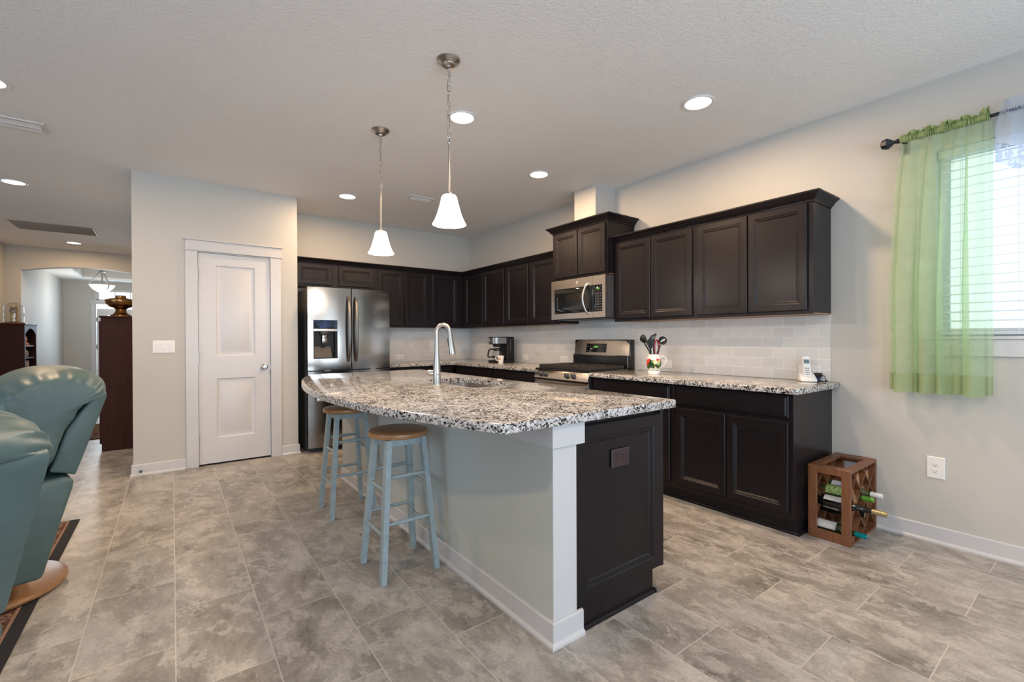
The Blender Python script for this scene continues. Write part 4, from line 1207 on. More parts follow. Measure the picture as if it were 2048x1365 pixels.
mb = MB(); mb.lathe([(0.012, 0), (0.012, 0.004), (0.006, 0.006), (0.006, 0.045)], (-0.233, YP - 0.013, 0.045), (0, -1, 0), 12); mb.build('rod', 'nickel', t)
mb = MB(); mb.lathe([(0.008, 0.044), (0.009, 0.05), (0.008, 0.060), (0, 0.061)], (-0.233, YP - 0.013, 0.045), (0, -1, 0), 12); mb.build('tip', 'rubber', t)

# ------------------------------------------------------------------ ceiling fittings
def lamp_light(t, kind, loc, power, color, size=0.1, name='lamp'):
    d = bpy.data.lights.new(name, kind); d.energy = power; d.color = color
    if kind == 'AREA': d.shape = 'DISK'; d.size = size
    elif kind == 'SPOT': d.shadow_soft_size = size; d.spot_size = radians(150); d.spot_blend = 0.8
    else: d.shadow_soft_size = size
    o = bpy.data.objects.new(name, d); COL.objects.link(o); o.parent = t; o.location = loc
    return o
def recessed(power):
    t = thing('recessed_light', (0, 0, 0), None, 'ceiling light', 'round recessed ceiling lights')
    mb = MB(); mb.lathe([(0.078, -0.001), (0.097, -0.001), (0.098, -0.005), (0.092, -0.008), (0.080, -0.006), (0.078, -0.001)], (0, 0, 0), (0, 0, 1), 32, False); mb.build('trim_ring', 'plastic_white', t)
    mb = MB(); mb.lathe([(0.0, -0.0045), (0.05, -0.0045), (0.0785, -0.003), (0.0785, -0.001), (0, -0.001)], (0, 0, 0), (0, 0, 1), 32); mb.build('lens', 'lamp_lens', t)
    lamp_light(t, 'AREA', (0, 0, -0.012), power, WARM, 0.15)
    return t
proto = None
PW = 21.0
for x, y, lab in ((1.600, 2.708, 'recessed light between the two pendants, right beside the near chain'), (2.727, 1.640, 'recessed light nearest the window, above the counter end'), (2.723, 3.226, 'recessed light over the range'), (1.498, 4.917, 'recessed light in front of the refrigerator'), (-0.860, 3.950, 'recessed light cut off by the left edge above the small vent'), (-1.206, 6.335, 'recessed light at left between small vent and brown grille'), (-1.214, 9.730, 'recessed light at left in front of the arch'), (-0.86, 0.9, 'unseen recessed light added to light the recliners'), (1.5, -0.6, 'unseen recessed light added behind the viewer to light the floor')):  # last two are unseen lamps added to light the recliners and front floor
    if proto is None: o = proto = recessed(PW)
    else: o = copy_tree(proto)
    o.location = (x, y, CEIL); o['label'] = lab
    if y > 6:      # the hall lamps are dimmer
        for c in o.children:
            if c.type == 'LIGHT':
                c.data = c.data.copy(); c.data.energy = 14.0
# pendants
def pendant():
    t = thing('pendant_light', (0, 0, 0), None, 'pendant light', 'pendants over the island')
    mb = MB(); mb.lathe([(0.0, -0.042), (0.012, -0.042), (0.014, -0.034), (0.036, -0.030), (0.040, -0.022), (0.058, -0.012), (0.064, -0.004), (0.064, 0)], (0, 0, 0), (0, 0, 1), 32); mb.build('canopy', 'nickel', t)
    mb = MB()
    z = -0.046; k = 0
    while z > -0.435:
        L = 0.052; a, b = 0.0105, L / 2
        pts_ = []
        for i in range(16):
            th = 2 * pi * i / 16
            q = (a * cos(th), b * sin(th))
            pts_.append((q[0], 0, z - b + q[1]) if k % 2 == 0 else (0, q[0], z - b + q[1]))
        mb.tube(pts_, 0.0017, 6, False, True)
        z -= 0.0415; k += 1
    mb.tube([(0.003, 0.003, -0.04), (-0.004, 0.004, -0.15), (0.004, -0.004, -0.28), (0, 0, -0.45)], 0.0018, 6)
    mb.build('chain', 'nickel', t)
    mb = MB(); mb.lathe([(0.0, -0.436), (0.006, -0.438), (0.008, -0.446), (0.005, -0.452), (0.0055, -0.46), (0.0055, -0.715), (0.012, -0.718), (0.013, -0.735), (0.02, -0.742), (0.02, -0.765), (0, -0.766)], (0, 0, 0), (0, 0, 1), 16); mb.build('stem', 'nickel', t)
    mb = MB(); mb.lathe([(0.022, -0.733), (0.036, -0.736), (0.0435, -0.748), (0.0475, -0.770), (0.0555, -0.800), (0.0665, -0.838), (0.080, -0.872), (0.0925, -0.893), (0.0910, -0.8945), (0.078, -0.874), (0.0645, -0.840), (0.0535, -0.801), (0.0455, -0.771), (0.0415, -0.750), (0.035, -0.740), (0.022, -0.738), (0.022, -0.733)], (0, 0, 0), (0, 0, 1), 40, False); mb.build('lamp_shade', 'lamp_shade', t, 60)
    mb = MB(); mb.lathe([(0.0, -0.880), (0.018, -0.872), (0.026, -0.850), (0.022, -0.825), (0.013, -0.80), (0.013, -0.766), (0, -0.766)], (0, 0, 0), (0, 0, 1), 16); mb.build('bulb', 'bulb', t)
    lamp_light(t, 'POINT', (0, 0, -0.905), 17.0, (1.0, 0.88, 0.76), 0.035)
    return t
o = pendant(); o.location = (1.214, 2.196, CEIL); o['label'] = 'nearer pendant lamp with white bell shade over the island'
o = copy_tree(o); o.location = (1.220, 3.224, CEIL); o['label'] = 'farther pendant lamp with white bell shade, toward the refrigerator'
# vents
def vent(x, y, w, d, label, mat_='vent_white', n=5, name='ceiling_vent', tilt=True):
    t = thing(name, (x, y, CEIL), label, 'vent')
    mb = MB()
    F = FZ(CEIL)
    b = 0.022
    mb.fbox(F, x - w / 2, x + w / 2, y - d / 2, y - d / 2 + b, 0, 0.007); mb.fbox(F, x - w / 2, x + w / 2, y + d / 2 - b, y + d / 2, 0, 0.007)
    mb.fbox(F, x - w / 2, x - w / 2 + b, y - d / 2 + b, y + d / 2 - b, 0, 0.007); mb.fbox(F, x + w / 2 - b, x + w / 2, y - d / 2 + b, y + d / 2 - b, 0, 0.007)
    mb.build('frame', mat_, t)
    mb = MB(); mb.fbox(F, x - w / 2 + b, x + w / 2 - b, y - d / 2 + b, y + d / 2 - b, 0.0003, 0.001); mb.build('backing', 'slot_dark' if mat_ != 'vent_white' else 'grille_brown', t)
    mb = MB()
    for i in range(n):
        yy = y - d / 2 + b + (d - 2 * b) * (i + 0.5) / n
        h = (d - 2 * b) / n * (0.40 if n < 5 else 0.26)
        mb.prism([(-h, 0.003), (-h + 0.002, 0.002), (h * 0.4, 0.010), (h, 0.019), (h - 0.002, 0.021), (h * 0.3, 0.0125)], lambda p, q, s: (s, yy + p, CEIL - q), x - w / 2 + b, x + w / 2 - b)
    mb.build('slats', mat_, t)
    return t
vent(-0.872, 4.600, 0.32, 0.17, 'small white ceiling vent at the left edge', n=2)
vent(2.150, 4.520, 0.27, 0.13, 'small white ceiling vent between the pendants and the range', n=2)
vent(-1.245, 8.58, 0.80, 0.50, 'long brownish return-air grille in the ceiling before the arch', 'grille_brown', 12, 'return_grille')
# ------------------------------------------------------------------ bar stools
def stool():
    t = thing('bar_stool', (0, 0, 0), None, 'stool', 'bar stools at the island')
    mb = MB(); mb.lathe([(0.0, 0.702), (0.145, 0.702), (0.155, 0.706), (0.159, 0.716), (0.157, 0.728), (0.148, 0.735), (0.10, 0.737), (0.0, 0.736)], (0, 0, 0), (0, 0, 1), 48); mb.build('seat', 'oak', t, 40)
    mb = MB()
    for s in (-1, 1):
        mb.box(-0.098, 0.098, s * 0.090 - 0.009, s * 0.090 + 0.009, 0.664, 0.702); mb.box(s * 0.090 - 0.009, s * 0.090 + 0.009, -0.098, 0.098, 0.664, 0.702)
    mb.build('apron', 'stool_blue', t)
    def legp(sx, sy, z):
        k = (0.702 - z) / 0.702
        return Vector((sx * (0.094 + 0.052 * k), sy * (0.094 + 0.052 * k), z))
    for sx in (-1, 1):
        for sy in (-1, 1):
            a, b = legp(sx, sy, 0.0), legp(sx, sy, 0.701)
            mb = MB()
            rg = []
            for P in (a, b):
                rg.append([(P.x + i * 0.0135, P.y + j * 0.019, P.z) for i, j in ((-1, -1), (1, -1), (1, 1), (-1, 1))])
            mb.rings(rg)
            mb.build('leg', 'stool_blue', t)
    def rung(a, b):
        mb = MB(); mb.tube([a, (Vector(a) * 0.5 + Vector(b) * 0.5), b], [0.0085, 0.0105, 0.0085], 12); mb.build('rung', 'stool_blue', t)
    for z in (0.245, 0.475):
        for s in (-1, 1): rung(legp(-1, s, z + 0.035), legp(1, s, z + 0.035))
    for z in (0.225, 0.445):
        for s in (-1, 1): rung(legp(s, -1, z), legp(s, 1, z))
    return t
o = stool(); o.location = (0.975, 2.336, 0); o['label'] = 'nearer light blue bar stool with round wooden seat, at the middle of the island'
o = copy_tree(o); o.location = (1.000, 3.330, 0); o['label'] = 'farther light blue bar stool with round wooden seat, toward the refrigerator'

# ------------------------------------------------------------------ wine rack and bottles
RX0, RX1, QY0, QY1, RZ = 3.134, 3.598, 0.940, 1.160, 0.440
wr = thing('wine_rack', (3.366, 1.05, 0), 'small wooden lattice wine rack on the floor at the end of the cabinets', 'wine rack')
th = 0.018
for x0, x1 in ((RX0, RX0 + th), (RX1 - th, RX1)):
    mb = MB()
    mb.box(x0, x1, QY0, QY0 + 0.046, 0, RZ, 0.0015); mb.box(x0, x1, QY1 - 0.046, QY1, 0, RZ, 0.0015)
    mb.box(x0, x1, QY0 + 0.046, QY1 - 0.046, 0.0, 0.057, 0.0015); mb.box(x0, x1, QY0 + 0.046, QY1 - 0.046, RZ - 0.042, RZ, 0.0015)
    mb.build('side_frame', 'rack_wood', wr)
mb = MB()
mb.box(RX0 + th, RX1 - th, QY0, QY0 + 0.046, RZ - 0.018, RZ - 0.001, 0.001); mb.box(RX0 + th, RX1 - th, QY1 - 0.046, QY1, RZ - 0.018, RZ - 0.001, 0.001)
mb.box(RX0 + th, RX0 + th + 0.05, QY0 + 0.046, QY1 - 0.046, RZ - 0.018, RZ - 0.001, 0.001); mb.box(RX1 - th - 0.05, RX1 - th, QY0 + 0.046, QY1 - 0.046, RZ - 0.018, RZ - 0.001, 0.001)
mb.build('top_frame', 'rack_wood', wr)
mb = MB()
mb.box(RX0 + th, RX1 - th, QY0, QY0 + 0.05, 0.0, 0.014, 0.001); mb.box(RX0 + th, RX1 - th, QY1 - 0.05, QY1, 0.0, 0.014, 0.001)
mb.build('bottom_rail', 'rack_wood', wr)
def clip(x0, z0, x1, z1, X0, X1, Z0, Z1):
    t0, t1 = 0.0, 1.0
    dx_, dz_ = x1 - x0, z1 - z0
    for p, q in ((-dx_, x0 - X0), (dx_, X1 - x0), (-dz_, z0 - Z0), (dz_, Z1 - z0)):
        if abs(p) < 1e-9:
            if q < 0: return None
            continue
        r = q / p
        if p < 0: t0 = max(t0, r)
        else: t1 = min(t1, r)
    if t1 - t0 < 0.06: return None
    return (x0 + dx_ * t0, z0 + dz_ * t0, x0 + dx_ * t1, z0 + dz_ * t1)
SL = 1.0
for y0, y1 in ((QY0 + 0.004, QY0 + 0.044), (QY1 - 0.044, QY1 - 0.004)):
    mb = MB()
    for sgn in (1, -1):
        for k in range(-8, 10):
            cx = 3.235 + 0.0835 + k * 0.167
            c = clip(cx - 1 * sgn, 0.132 - SL, cx + 1 * sgn, 0.132 + SL, RX0 + th, RX1 - th, 0.012, RZ - 0.018)
            if c is None: continue
            A, B = Vector((c[0], (y0 + y1) / 2, c[1])), Vector((c[2], (y0 + y1) / 2, c[3]))
            mb.bar(A, B, 0.007, y1 - y0, (0, 1, 0))
    mb.build('lattice', 'rack_wood', wr)
def bottle(x, z, ytip, L, glass, capm, label, lab=None, lw=None, r=0.037, bf=0.56):
    yb = ytip + L
    t = thing('wine_bottle', (x, yb, z), label, 'bottle', 'wine bottles in the rack')
    c = (x, yb, z)
    mb = MB(); mb.lathe([(0.0, 0.012), (r * 0.6, 0.0), (r - 0.003, 0.0), (r, 0.004), (r, L * bf), (r * 0.93, L * (bf + 0.05)), (r * 0.62, L * (bf + 0.11)), (0.0165, L * (bf + 0.16)), (0.0145, L * 0.78), (0.0140, L * 0.985), (0.0, L * 0.985)], c, (0, -1, 0), 24); mb.build('glass', glass, t)
    mb = MB(); mb.lathe([(0.0150, L * 0.80), (0.0152, L * 0.93), (0.0162, L * 0.932), (0.0162, L * 0.955), (0.0150, L * 0.958), (0.0150, L * 1.0), (0.0, L * 1.0)], c, (0, -1, 0), 20, False); mb.build('cap', capm, t)
    if lab:
        # the label wraps part of the round body
        mb = MB()
        a0, a1 = lw
        def fn(u, v):
            a = a0 + (a1 - a0) * u
            rr_ = r + 0.0006
            return (x + rr_ * cos(a), yb - (L * 0.12 + L * 0.36 * v), z + rr_ * sin(a))
        mb.grid(fn, 14, 3); mb.build('label_paper', lab, t)
bottle(3.402, 0.262, 0.860, 0.290, 'bottle_green', 'cap_white', 'wine bottle with white foil neck, farthest back in the rack', 'label_white', (pi * 0.25, pi * 0.85))
bottle(3.316, 0.252, 0.880, 0.272, 'bottle_green', 'cap_green', 'wine bottle with bright green cap and green label', 'label_green', (pi * 0.35, pi * 1.05))
bottle(3.228, 0.212, 0.795, 0.345, 'bottle_dark', 'cap_gold', 'dark wine bottle with gold foil neck sticking out farthest', 'label_white', (pi * 0.45, pi * 0.85), 0.036, 0.46)
bottle(3.232, 0.053, 0.890, 0.280, 'bottle_olive', 'cap_teal', 'olive wine bottle with teal cap, lowest in the rack', 'label_white', (pi * 0.50, pi * 1.0))
bottle(3.322, 0.150, 0.925, 0.235, 'bottle_dark', 'bottle_dark', 'black wine bottle in the middle of the rack, mostly hidden', 'label_white', (pi * 0.6, pi * 1.0))

# ------------------------------------------------------------------ utensil mug
mx, my = 3.256, 2.366
mg = thing('utensil_mug', (mx, my, CT1), 'large white mug painted with vegetables holding cooking tools', 'mug')
mb = MB(); mb.lathe([(0.0, 0.0), (0.050, 0.0), (0.052, 0.004), (0.052, 0.026), (0.050, 0.031), (0.047, 0.034), (0.050, 0.040), (0.056, 0.062), (0.0595, 0.095), (0.0585, 0.125), (0.053, 0.152), (0.0515, 0.167), (0.0495, 0.168), (0.048, 0.160), (0.054, 0.12), (0.055, 0.09), (0.048, 0.045), (0.0, 0.040)], (mx, my, CT1), (0, 0, 1), 40); mb.build('cup', 'mug_print', mg, 50)
mb = MB(); mb.lathe([(0.0472, 0.0325), (0.0480, 0.0335), (0.0486, 0.0355), (0.0478, 0.036)], (mx, my, CT1), (0, 0, 1), 40, False); mb.build('band', 'slot_dark', mg)
hd = Vector((0.80, -0.60, 0))
mb = MB()
hp = [Vector((mx, my, CT1)) + hd * a + Vector((0, 0, h)) for a, h in ((0.051, 0.138), (0.070, 0.152), (0.092, 0.148), (0.103, 0.128), (0.099, 0.100), (0.084, 0.076), (0.068, 0.062), (0.053, 0.055))]
mb.tube(hp, 0.0075, 10); mb.build('handle', 'ceramic', mg)
cr, cu = Vector((0.80, -0.60, 0)), Vector((0, 0, 1))
def mpt(a, h, dpt=0.0):
    return Vector((mx, my, CT1)) + cr * a + cu * h + Vector((0.6, 0.8, 0)) * dpt
def utensil(name, label, cat='cooking tool'):
    return thing(name, mpt(0, 0.05), label, cat, 'cooking tools in the mug')
t = utensil('ladle', 'black ladle leaning left in the vegetable mug')
mb = MB(); mb.tube([mpt(-0.006, 0.055), mpt(-0.035, 0.19), mpt(-0.058, 0.225), mpt(-0.083, 0.268)], [0.005, 0.006, 0.006, 0.005], 8, flat=1.3); mb.build('handle', 'black_plastic', t)
mb = MB()
ax = Vector((0.9, -0.35, 0.25)).normalized()
mb.lathe([(0.0, -0.034), (0.018, -0.030), (0.032, -0.016), (0.037, 0.0), (0.035, 0.0), (0.030, -0.014), (0.016, -0.027), (0.0, -0.031)], mpt(-0.083, 0.300), ax, 24, False); mb.build('bowl', 'black_plastic', t)
t = utensil('slotted_turner', 'black slotted turner standing upright in the vegetable mug')
mb = MB(); mb.tube([mpt(0.004, 0.055, 0.012), mpt(0.003, 0.18, 0.01), mpt(-0.002, 0.235, 0.01)], [0.005, 0.006, 0.006], 8, flat=1.3); mb.build('handle', 'black_plastic', t)
mb = MB()
A = [(-0.012, 0.23), (-0.046, 0.29), (-0.022, 0.325), (0.022, 0.346), (0.026, 0.335), (0.012, 0.29), (0.006, 0.24)]
mb.prism(A, lambda p, q, s: mpt(p, q, 0.01 + s), -0.0015, 0.0015); bl = mb.build('blade', 'black_plastic', t)
for k in range(4):
    mb = MB(); mb.bar(mpt(-0.016 + k * 0.008, 0.295, 0.0082), mpt(-0.010 + k * 0.0085, 0.322, 0.0082), 0.003, 0.0008, (0.6, 0.8, 0)); mb.build('slot', 'grey_pot', bl)
t = utensil('spatula', 'black solid spatula behind the ladle in the mug')
mb = MB(); mb.tube([mpt(-0.014, 0.055, 0.02), mpt(-0.020, 0.18, 0.02), mpt(-0.024, 0.225, 0.02)], [0.005, 0.006, 0.006], 8, flat=1.3); mb.build('handle', 'black_plastic', t)
mb = MB(); mb.prism([(-0.033, 0.215), (-0.060, 0.268), (-0.048, 0.290), (-0.010, 0.250), (-0.012, 0.215)], lambda p, q, s: mpt(p, q, 0.02 + s), -0.002, 0.002); mb.build('blade', 'black_plastic', t)
t = utensil('slotted_spoon', 'black round slotted spoon leaning right in the vegetable mug')
mb = MB(); mb.tube([mpt(0.004, 0.055, -0.012), mpt(0.025, 0.185, -0.015), mpt(0.050, 0.245, -0.018)], [0.005, 0.006, 0.005], 8, flat=1.3); mb.build('handle', 'black_plastic', t)
nrm = Vector((-0.6, -0.8, 0.1)).normalized()
mb = MB(); mb.lathe([(0.0, -0.007), (0.020, -0.005), (0.036, 0.002), (0.0355, 0.004), (0.019, -0.003), (0.0, -0.005)], mpt(0.068, 0.283, -0.018), nrm, 24, False); bw = mb.build('bowl', 'black_plastic', t)
for k, (a, h, l) in enumerate(((-0.014, -0.004, 0.020), (-0.005, 0.0, 0.028), (0.005, 0.004, 0.028), (0.014, 0.006, 0.020))):
    c0 = mpt(0.068 + a, 0.283 + h, -0.0235)
    mb = MB(); mb.bar(c0 - cr * l * 0.28 - cu * l * 0.42, c0 + cr * l * 0.28 + cu * l * 0.42, 0.0035, 0.001, nrm); mb.build('slot', 'cap_white', bw)
t = utensil('tongs', 'dark red kitchen tongs standing in the vegetable mug')
mb = MB()
for s, w in ((-1, 0.016), (1, 0.020)):
    mb.tube([mpt(0.020 + s * 0.004, 0.06, 0.03), mpt(0.030 + s * w, 0.20, 0.03), mpt(0.030 + s * w, 0.25, 0.03), mpt(0.032 + s * 0.010, 0.282, 0.03), mpt(0.032, 0.290, 0.03)], [0.006, 0.008, 0.008, 0.007, 0.006], 8)
mb.build('arms', 'red_plastic', t)

# ------------------------------------------------------------------ cordless phone
ph = thing('phone_cradle', (3.530, 1.312, CT1), 'white phone charging cradle on the counter end', 'phone cradle')
def phm(P): return P
R2 = Matrix.Translation((3.530, 1.312, CT1)) @ Matrix.Rotation(radians(-52), 4, 'Z')
mb = MB(); t_ = bmesh.new()
mb2 = MB(); mb2.prism([(-0.052, 0.0), (0.050, 0.0), (0.040, 0.052), (0.020, 0.060), (-0.052, 0.014)], lambda p, q, s: R2 @ Vector((s, p, q)), -0.048, 0.048, 0.006, 2); mb2.build('cradle', 'plastic_white_hi', ph)
hs = thing('cordless_phone', (3.530, 1.312, CT1 + 0.02), 'white cordless phone handset standing in its cradle by the wall', 'phone')
R3 = R2 @ Matrix.Translation((0, -0.008, 0.018)) @ Matrix.Rotation(radians(-14), 4, 'X')
def hbox(mb, x0, x1, y0, y1, z0, z1, bev=0):
    t = bmesh.new()
    v = [t.verts.new((x, y, z)) for z in (z0, z1) for y in (y0, y1) for x in (x0, x1)]
    for f in ((0, 1, 3, 2), (4, 6, 7, 5), (0, 4, 5, 1), (2, 3, 7, 6), (0, 2, 6, 4), (1, 5, 7, 3)): t.faces.new([v[i] for i in f])
    bmesh.ops.recalc_face_normals(t, faces=t.faces)
    if bev: bmesh.ops.bevel(t, geom=list(t.edges), offset=bev, segments=2, affect='EDGES')
    mb.merge(t, R3)
mb = MB(); hbox(mb, -0.024, 0.024, -0.013, 0.013, 0, 0.156, 0.005); hb = mb.build('handset', 'plastic_white_hi', hs)
mb = MB(); hbox(mb, -0.017, 0.017, -0.0138, -0.012, 0.105, 0.133); mb.build('screen', 'screen_lcd', hb)
mb = MB(); hbox(mb, -0.012, 0.012, -0.0142, -0.012, 0.086, 0.096, 0.001); mb.build('navigation_key', 'plastic_white', hb)
for r in range(4):
    for c in range(3):
        mb = MB(); hbox(mb, -0.013 + c * 0.0095, -0.006 + c * 0.0095, -0.0138, -0.012, 0.024 + r * 0.0145, 0.0315 + r * 0.0145); mb.build('key', 'grey_pot', hb)
pa = thing('power_adapter', (3.60, 1.262, 0.965), 'black plug-in adapter with coiled cord behind the cordless phone', 'adapter')
mb = MB(); mb.box(3.562, 3.5995, 1.242, 1.284, 0.945, 0.972, 0.004, 2); mb.box(3.575, 3.5995, 1.25, 1.276, 0.93, 0.946, 0.002); mb.build('plug', 'black_plastic', pa)
mb = MB()
cp_ = [(3.575, 1.243, 0.957), (3.570, 1.222, 0.953), (3.568, 1.212, 0.938), (3.567, 1.212, 0.920), (3.562, 1.206, 0.9175)]
for k in range(30):
    a = k * 0.62
    cp_.append((3.562 + 0.020 * cos(a) - 0.02, 1.222 + 0.030 * sin(a), 0.9175 + 0.004 * (k % 5) / 2))
mb.tube(cp_, 0.0022, 6); mb.build('cord', 'black_plastic', pa)
o = MB(); o.box(3.566, 3.592, 1.252, 1.292, CT1, CT1 + 0.028, 0.004, 2)
tag(o.build('cable_plug', 'blue_plastic', None, 35, (3.579, 1.272, CT1)), 'small blue cable plug on the counter behind the phone', 'plug')

# ------------------------------------------------------------------ coffee maker, carafe, cup
cm = thing('coffee_maker', (3.36, 4.73, CT1), 'black and steel drip coffee maker on the corner counter', 'coffee maker')
cy0, cy1 = 4.645, 4.825
mb = MB(); mb.box(3.385, 3.500, cy0, cy1, CT1 + 0.03, CT1 + 0.330, 0.012, 3); mb.build('water_tank', 'black_plastic', cm)
mb = MB(); mb.box(3.215, 3.500, cy0, cy1, CT1, CT1 + 0.034, 0.010, 2); mb.build('base', 'black_plastic', cm)
mb = MB(); mb.lathe([(0.0, 0.034), (0.068, 0.034), (0.068, 0.040), (0.0, 0.041)], (3.300, 4.735, CT1), (0, 0, 1), 24); mb.build('warming_plate', 'grey_plastic', cm)
hpoly = [(3.395, cy0), (3.395, cy1)] + [(3.285 - 0.080 * sin(pi * i / 10) - 0.02, (cy0 + cy1) / 2 + 0.088 * cos(pi * i / 10)) for i in range(11)]
mb = MB(); mb.prism(hpoly, lambda p, q, t: (p, q, t), CT1 + 0.235, CT1 + 0.330, 0.003); mb.lathe([(0.06, 0.236), (0.055, 0.205), (0.035, 0.200), (0, 0.200)], (3.300, 4.735, CT1), (0, 0, 1), 24); hd_ = mb.build('brew_head', 'black_plastic', cm)
hs_ = [(p - 0.0015 if p < 3.39 else p, q * 1.0) for p, q in hpoly[2:]]
mb = MB()
ring = [(3.375, cy1 + 0.001)] + [(p - 0.0012, q) for p, q in hpoly[2:]] + [(3.375, cy0 - 0.001)]
mb.rings([[(p, q, CT1 + 0.245) for p, q in ring] + [(3.376, cy0 + 0.01, CT1 + 0.245), (3.376, cy1 - 0.01, CT1 + 0.245)], [(p, q, CT1 + 0.318) for p, q in ring] + [(3.376, cy0 + 0.01, CT1 + 0.318), (3.376, cy1 - 0.01, CT1 + 0.318)]]); fp = mb.build('front_band', 'handle_steel', hd_)
mb = MB(); mb.lathe([(0.015, 0.0), (0.015, 0.012), (0.011, 0.015), (0, 0.015)], (3.186, 4.745, CT1 + 0.285), (-1, 0, 0), 18); mb.build('knob', 'nickel_bright', fp)
mb = MB(); mb.box(3.4985, 3.5015, 4.66, 4.68, CT1 + 0.12, CT1 + 0.28); mb.box(3.43, 3.445, cy0 - 0.0015, cy0 + 0.002, CT1 + 0.15, CT1 + 0.30); mb.build('water_gauge', 'grey_plastic', cm)
ca = thing('carafe', (3.300, 4.735, CT1 + 0.041), 'glass coffee carafe with black handle in the coffee maker', 'carafe')
mb = MB(); mb.lathe([(0.0, 0.042), (0.052, 0.042), (0.064, 0.060), (0.068, 0.095), (0.060, 0.135), (0.048, 0.158), (0.046, 0.158), (0.058, 0.134), (0.066, 0.095), (0.062, 0.062), (0.05, 0.045), (0.0, 0.045)], (3.300, 4.735, CT1), (0, 0, 1), 28, False); mb.build('glass', 'clear_glass', ca)
mb = MB(); mb.lathe([(0.050, 0.150), (0.052, 0.172), (0.045, 0.186), (0.0, 0.190)], (3.300, 4.735, CT1), (0, 0, 1), 28, False); mb.lathe([(0.0655, 0.066), (0.0692, 0.070), (0.0692, 0.082), (0.0655, 0.086)], (3.3, 4.735, CT1), (0, 0, 1), 28, False); mb.build('lid', 'black_plastic', ca)
mb = MB(); hq = Vector((-0.86, 0.5, 0)); c0 = Vector((3.300, 4.735, CT1))
mb.tube([c0 + hq * a + Vector((0, 0, h)) for a, h in ((0.046, 0.170), (0.085, 0.176), (0.108, 0.160), (0.118, 0.120), (0.122, 0.080), (0.115, 0.073), (0.066, 0.076))], [0.010, 0.011, 0.011, 0.010, 0.009, 0.008, 0.008], 10); mb.build('handle', 'black_plastic', ca)
cx_, cy_ = 3.255, 4.60
cf = thing('coffee_cup', (cx_, cy_, CT1), 'small white cup with an orange flower in front of the coffee maker', 'cup')
mb = MB(); mb.lathe([(0.0, 0.0), (0.029, 0.0), (0.031, 0.004), (0.034, 0.04), (0.043, 0.095), (0.041, 0.095), (0.032, 0.04), (0.028, 0.008), (0.0, 0.006)], (cx_, cy_, CT1), (0, 0, 1), 32); cb = mb.build('cup', 'ceramic', cf, 50)
mb = MB(); hh = Vector((-0.80, 0.60, 0)); c0 = Vector((cx_, cy_, CT1))
mb.tube([c0 + hh * a + Vector((0, 0, h)) for a, h in ((0.040, 0.086), (0.060, 0.084), (0.068, 0.070), (0.060, 0.048), (0.046, 0.034), (0.034, 0.030))], 0.0045, 8); mb.build('handle', 'ceramic', cb)
plain('flower_orange', (0.62, 0.13, 0.03), 0.3, var=0.4, scale=80)
fv = Vector((-0.86, -0.50, 0.0)).normalized()
mb = MB(); mb.lathe([(0.0, 0.0385), (0.010, 0.0375), (0.014, 0.0352)], (cx_, cy_, CT1 + 0.060), fv, 14, False); mb.build('flower', 'flower_orange', cb)

# ------------------------------------------------------------------ curtain, rod, valance, blind
ROD_X, ROD_Z = 3.525, 2.402
rod = thing('curtain_rod', (ROD_X, 0.02, ROD_Z), 'dark curtain rod with faceted finial over the window', 'curtain rod')
mb = MB(); mb.tube([(ROD_X, -0.83, ROD_Z), (ROD_X, 0.02, ROD_Z), (ROD_X, 0.815, ROD_Z)], 0.0095, 12); mb.build('pole', 'dark_metal', rod)
for s in (-1, 1):
    b = (ROD_X, 0.815 if s > 0 else -0.83, ROD_Z)
    mb = MB(); mb.lathe([(0.0095, -0.02), (0.0125, -0.018), (0.0125, -0.006), (0.0145, -0.004), (0.0145, 0.006), (0.010, 0.010), (0.010, 0.020), (0.022, 0.034), (0.0335, 0.052), (0.026, 0.078), (0.0, 0.088)], b, (0, s, 0), 8, True, pi / 8); mb.build('finial', 'dark_metal', rod, 10)
    mb = MB(); yy = b[1] - s * 0.022
    mb.tube([(ROD_X, yy, ROD_Z - 0.011), (ROD_X + 0.03, yy, ROD_Z - 0.025), (XR, yy, ROD_Z - 0.025)], 0.006, 8); mb.box(XR - 0.004, XR, yy - 0.012, yy + 0.012, ROD_Z - 0.065, ROD_Z + 0.01); mb.build('bracket', 'dark_metal', rod)
def cfold(s, k):
    """x offset of the sheer at fraction s across, k = 0 top .. 1 bottom."""
    a = 0.014 + 0.030 * k
    return a * (0.55 * sin(2 * pi * (4.2 * s + 0.15)) + 0.45 * sin(2 * pi * (7.3 * s + 0.4 + 0.25 * k)) + 0.30 * sin(2 * pi * (11.0 * s + 0.1)))
CY0, CY1 = 0.418, 0.862
def curtain_pt(s, z):
    k = max(0.0, (2.375 - z) / (2.375 - 0.895))
    yl = 0.800 + (CY1 - 0.800) * min(1, k * 1.7) ** 0.6
    y = CY0 + (yl - CY0) * s
    e = min(1.0, 6 * s, 6 * (1 - s))
    return (ROD_X + 0.004 + cfold(s, k), y + e * (0.004 + 0.022 * min(1, 1.6 * k)) * sin(2 * pi * (4.2 * s + 0.40) + 0.7 * k) + e * 0.010 * sin(2 * pi * (7.3 * s + 0.65 + 0.25 * k)), z)
ct = thing('sheer_curtain', (ROD_X, 0.64, 0.895), 'pale green sheer curtain panel hanging left of the window', 'curtain')
mb = MB(); mb.grid(lambda u, v: curtain_pt(u, 1.0 + (2.378 - 1.0) * v), 150, 24); mb.build('panel', 'sheer_green', ct, 60)
mb = MB(); mb.grid(lambda u, v: curtain_pt(u, 0.893 + (1.002 - 0.893) * v + 0.006 * (1 - v) * sin(2 * pi * (4.2 * u + 0.15))), 150, 4); mb.build('hem', 'green_hem', ct, 60)
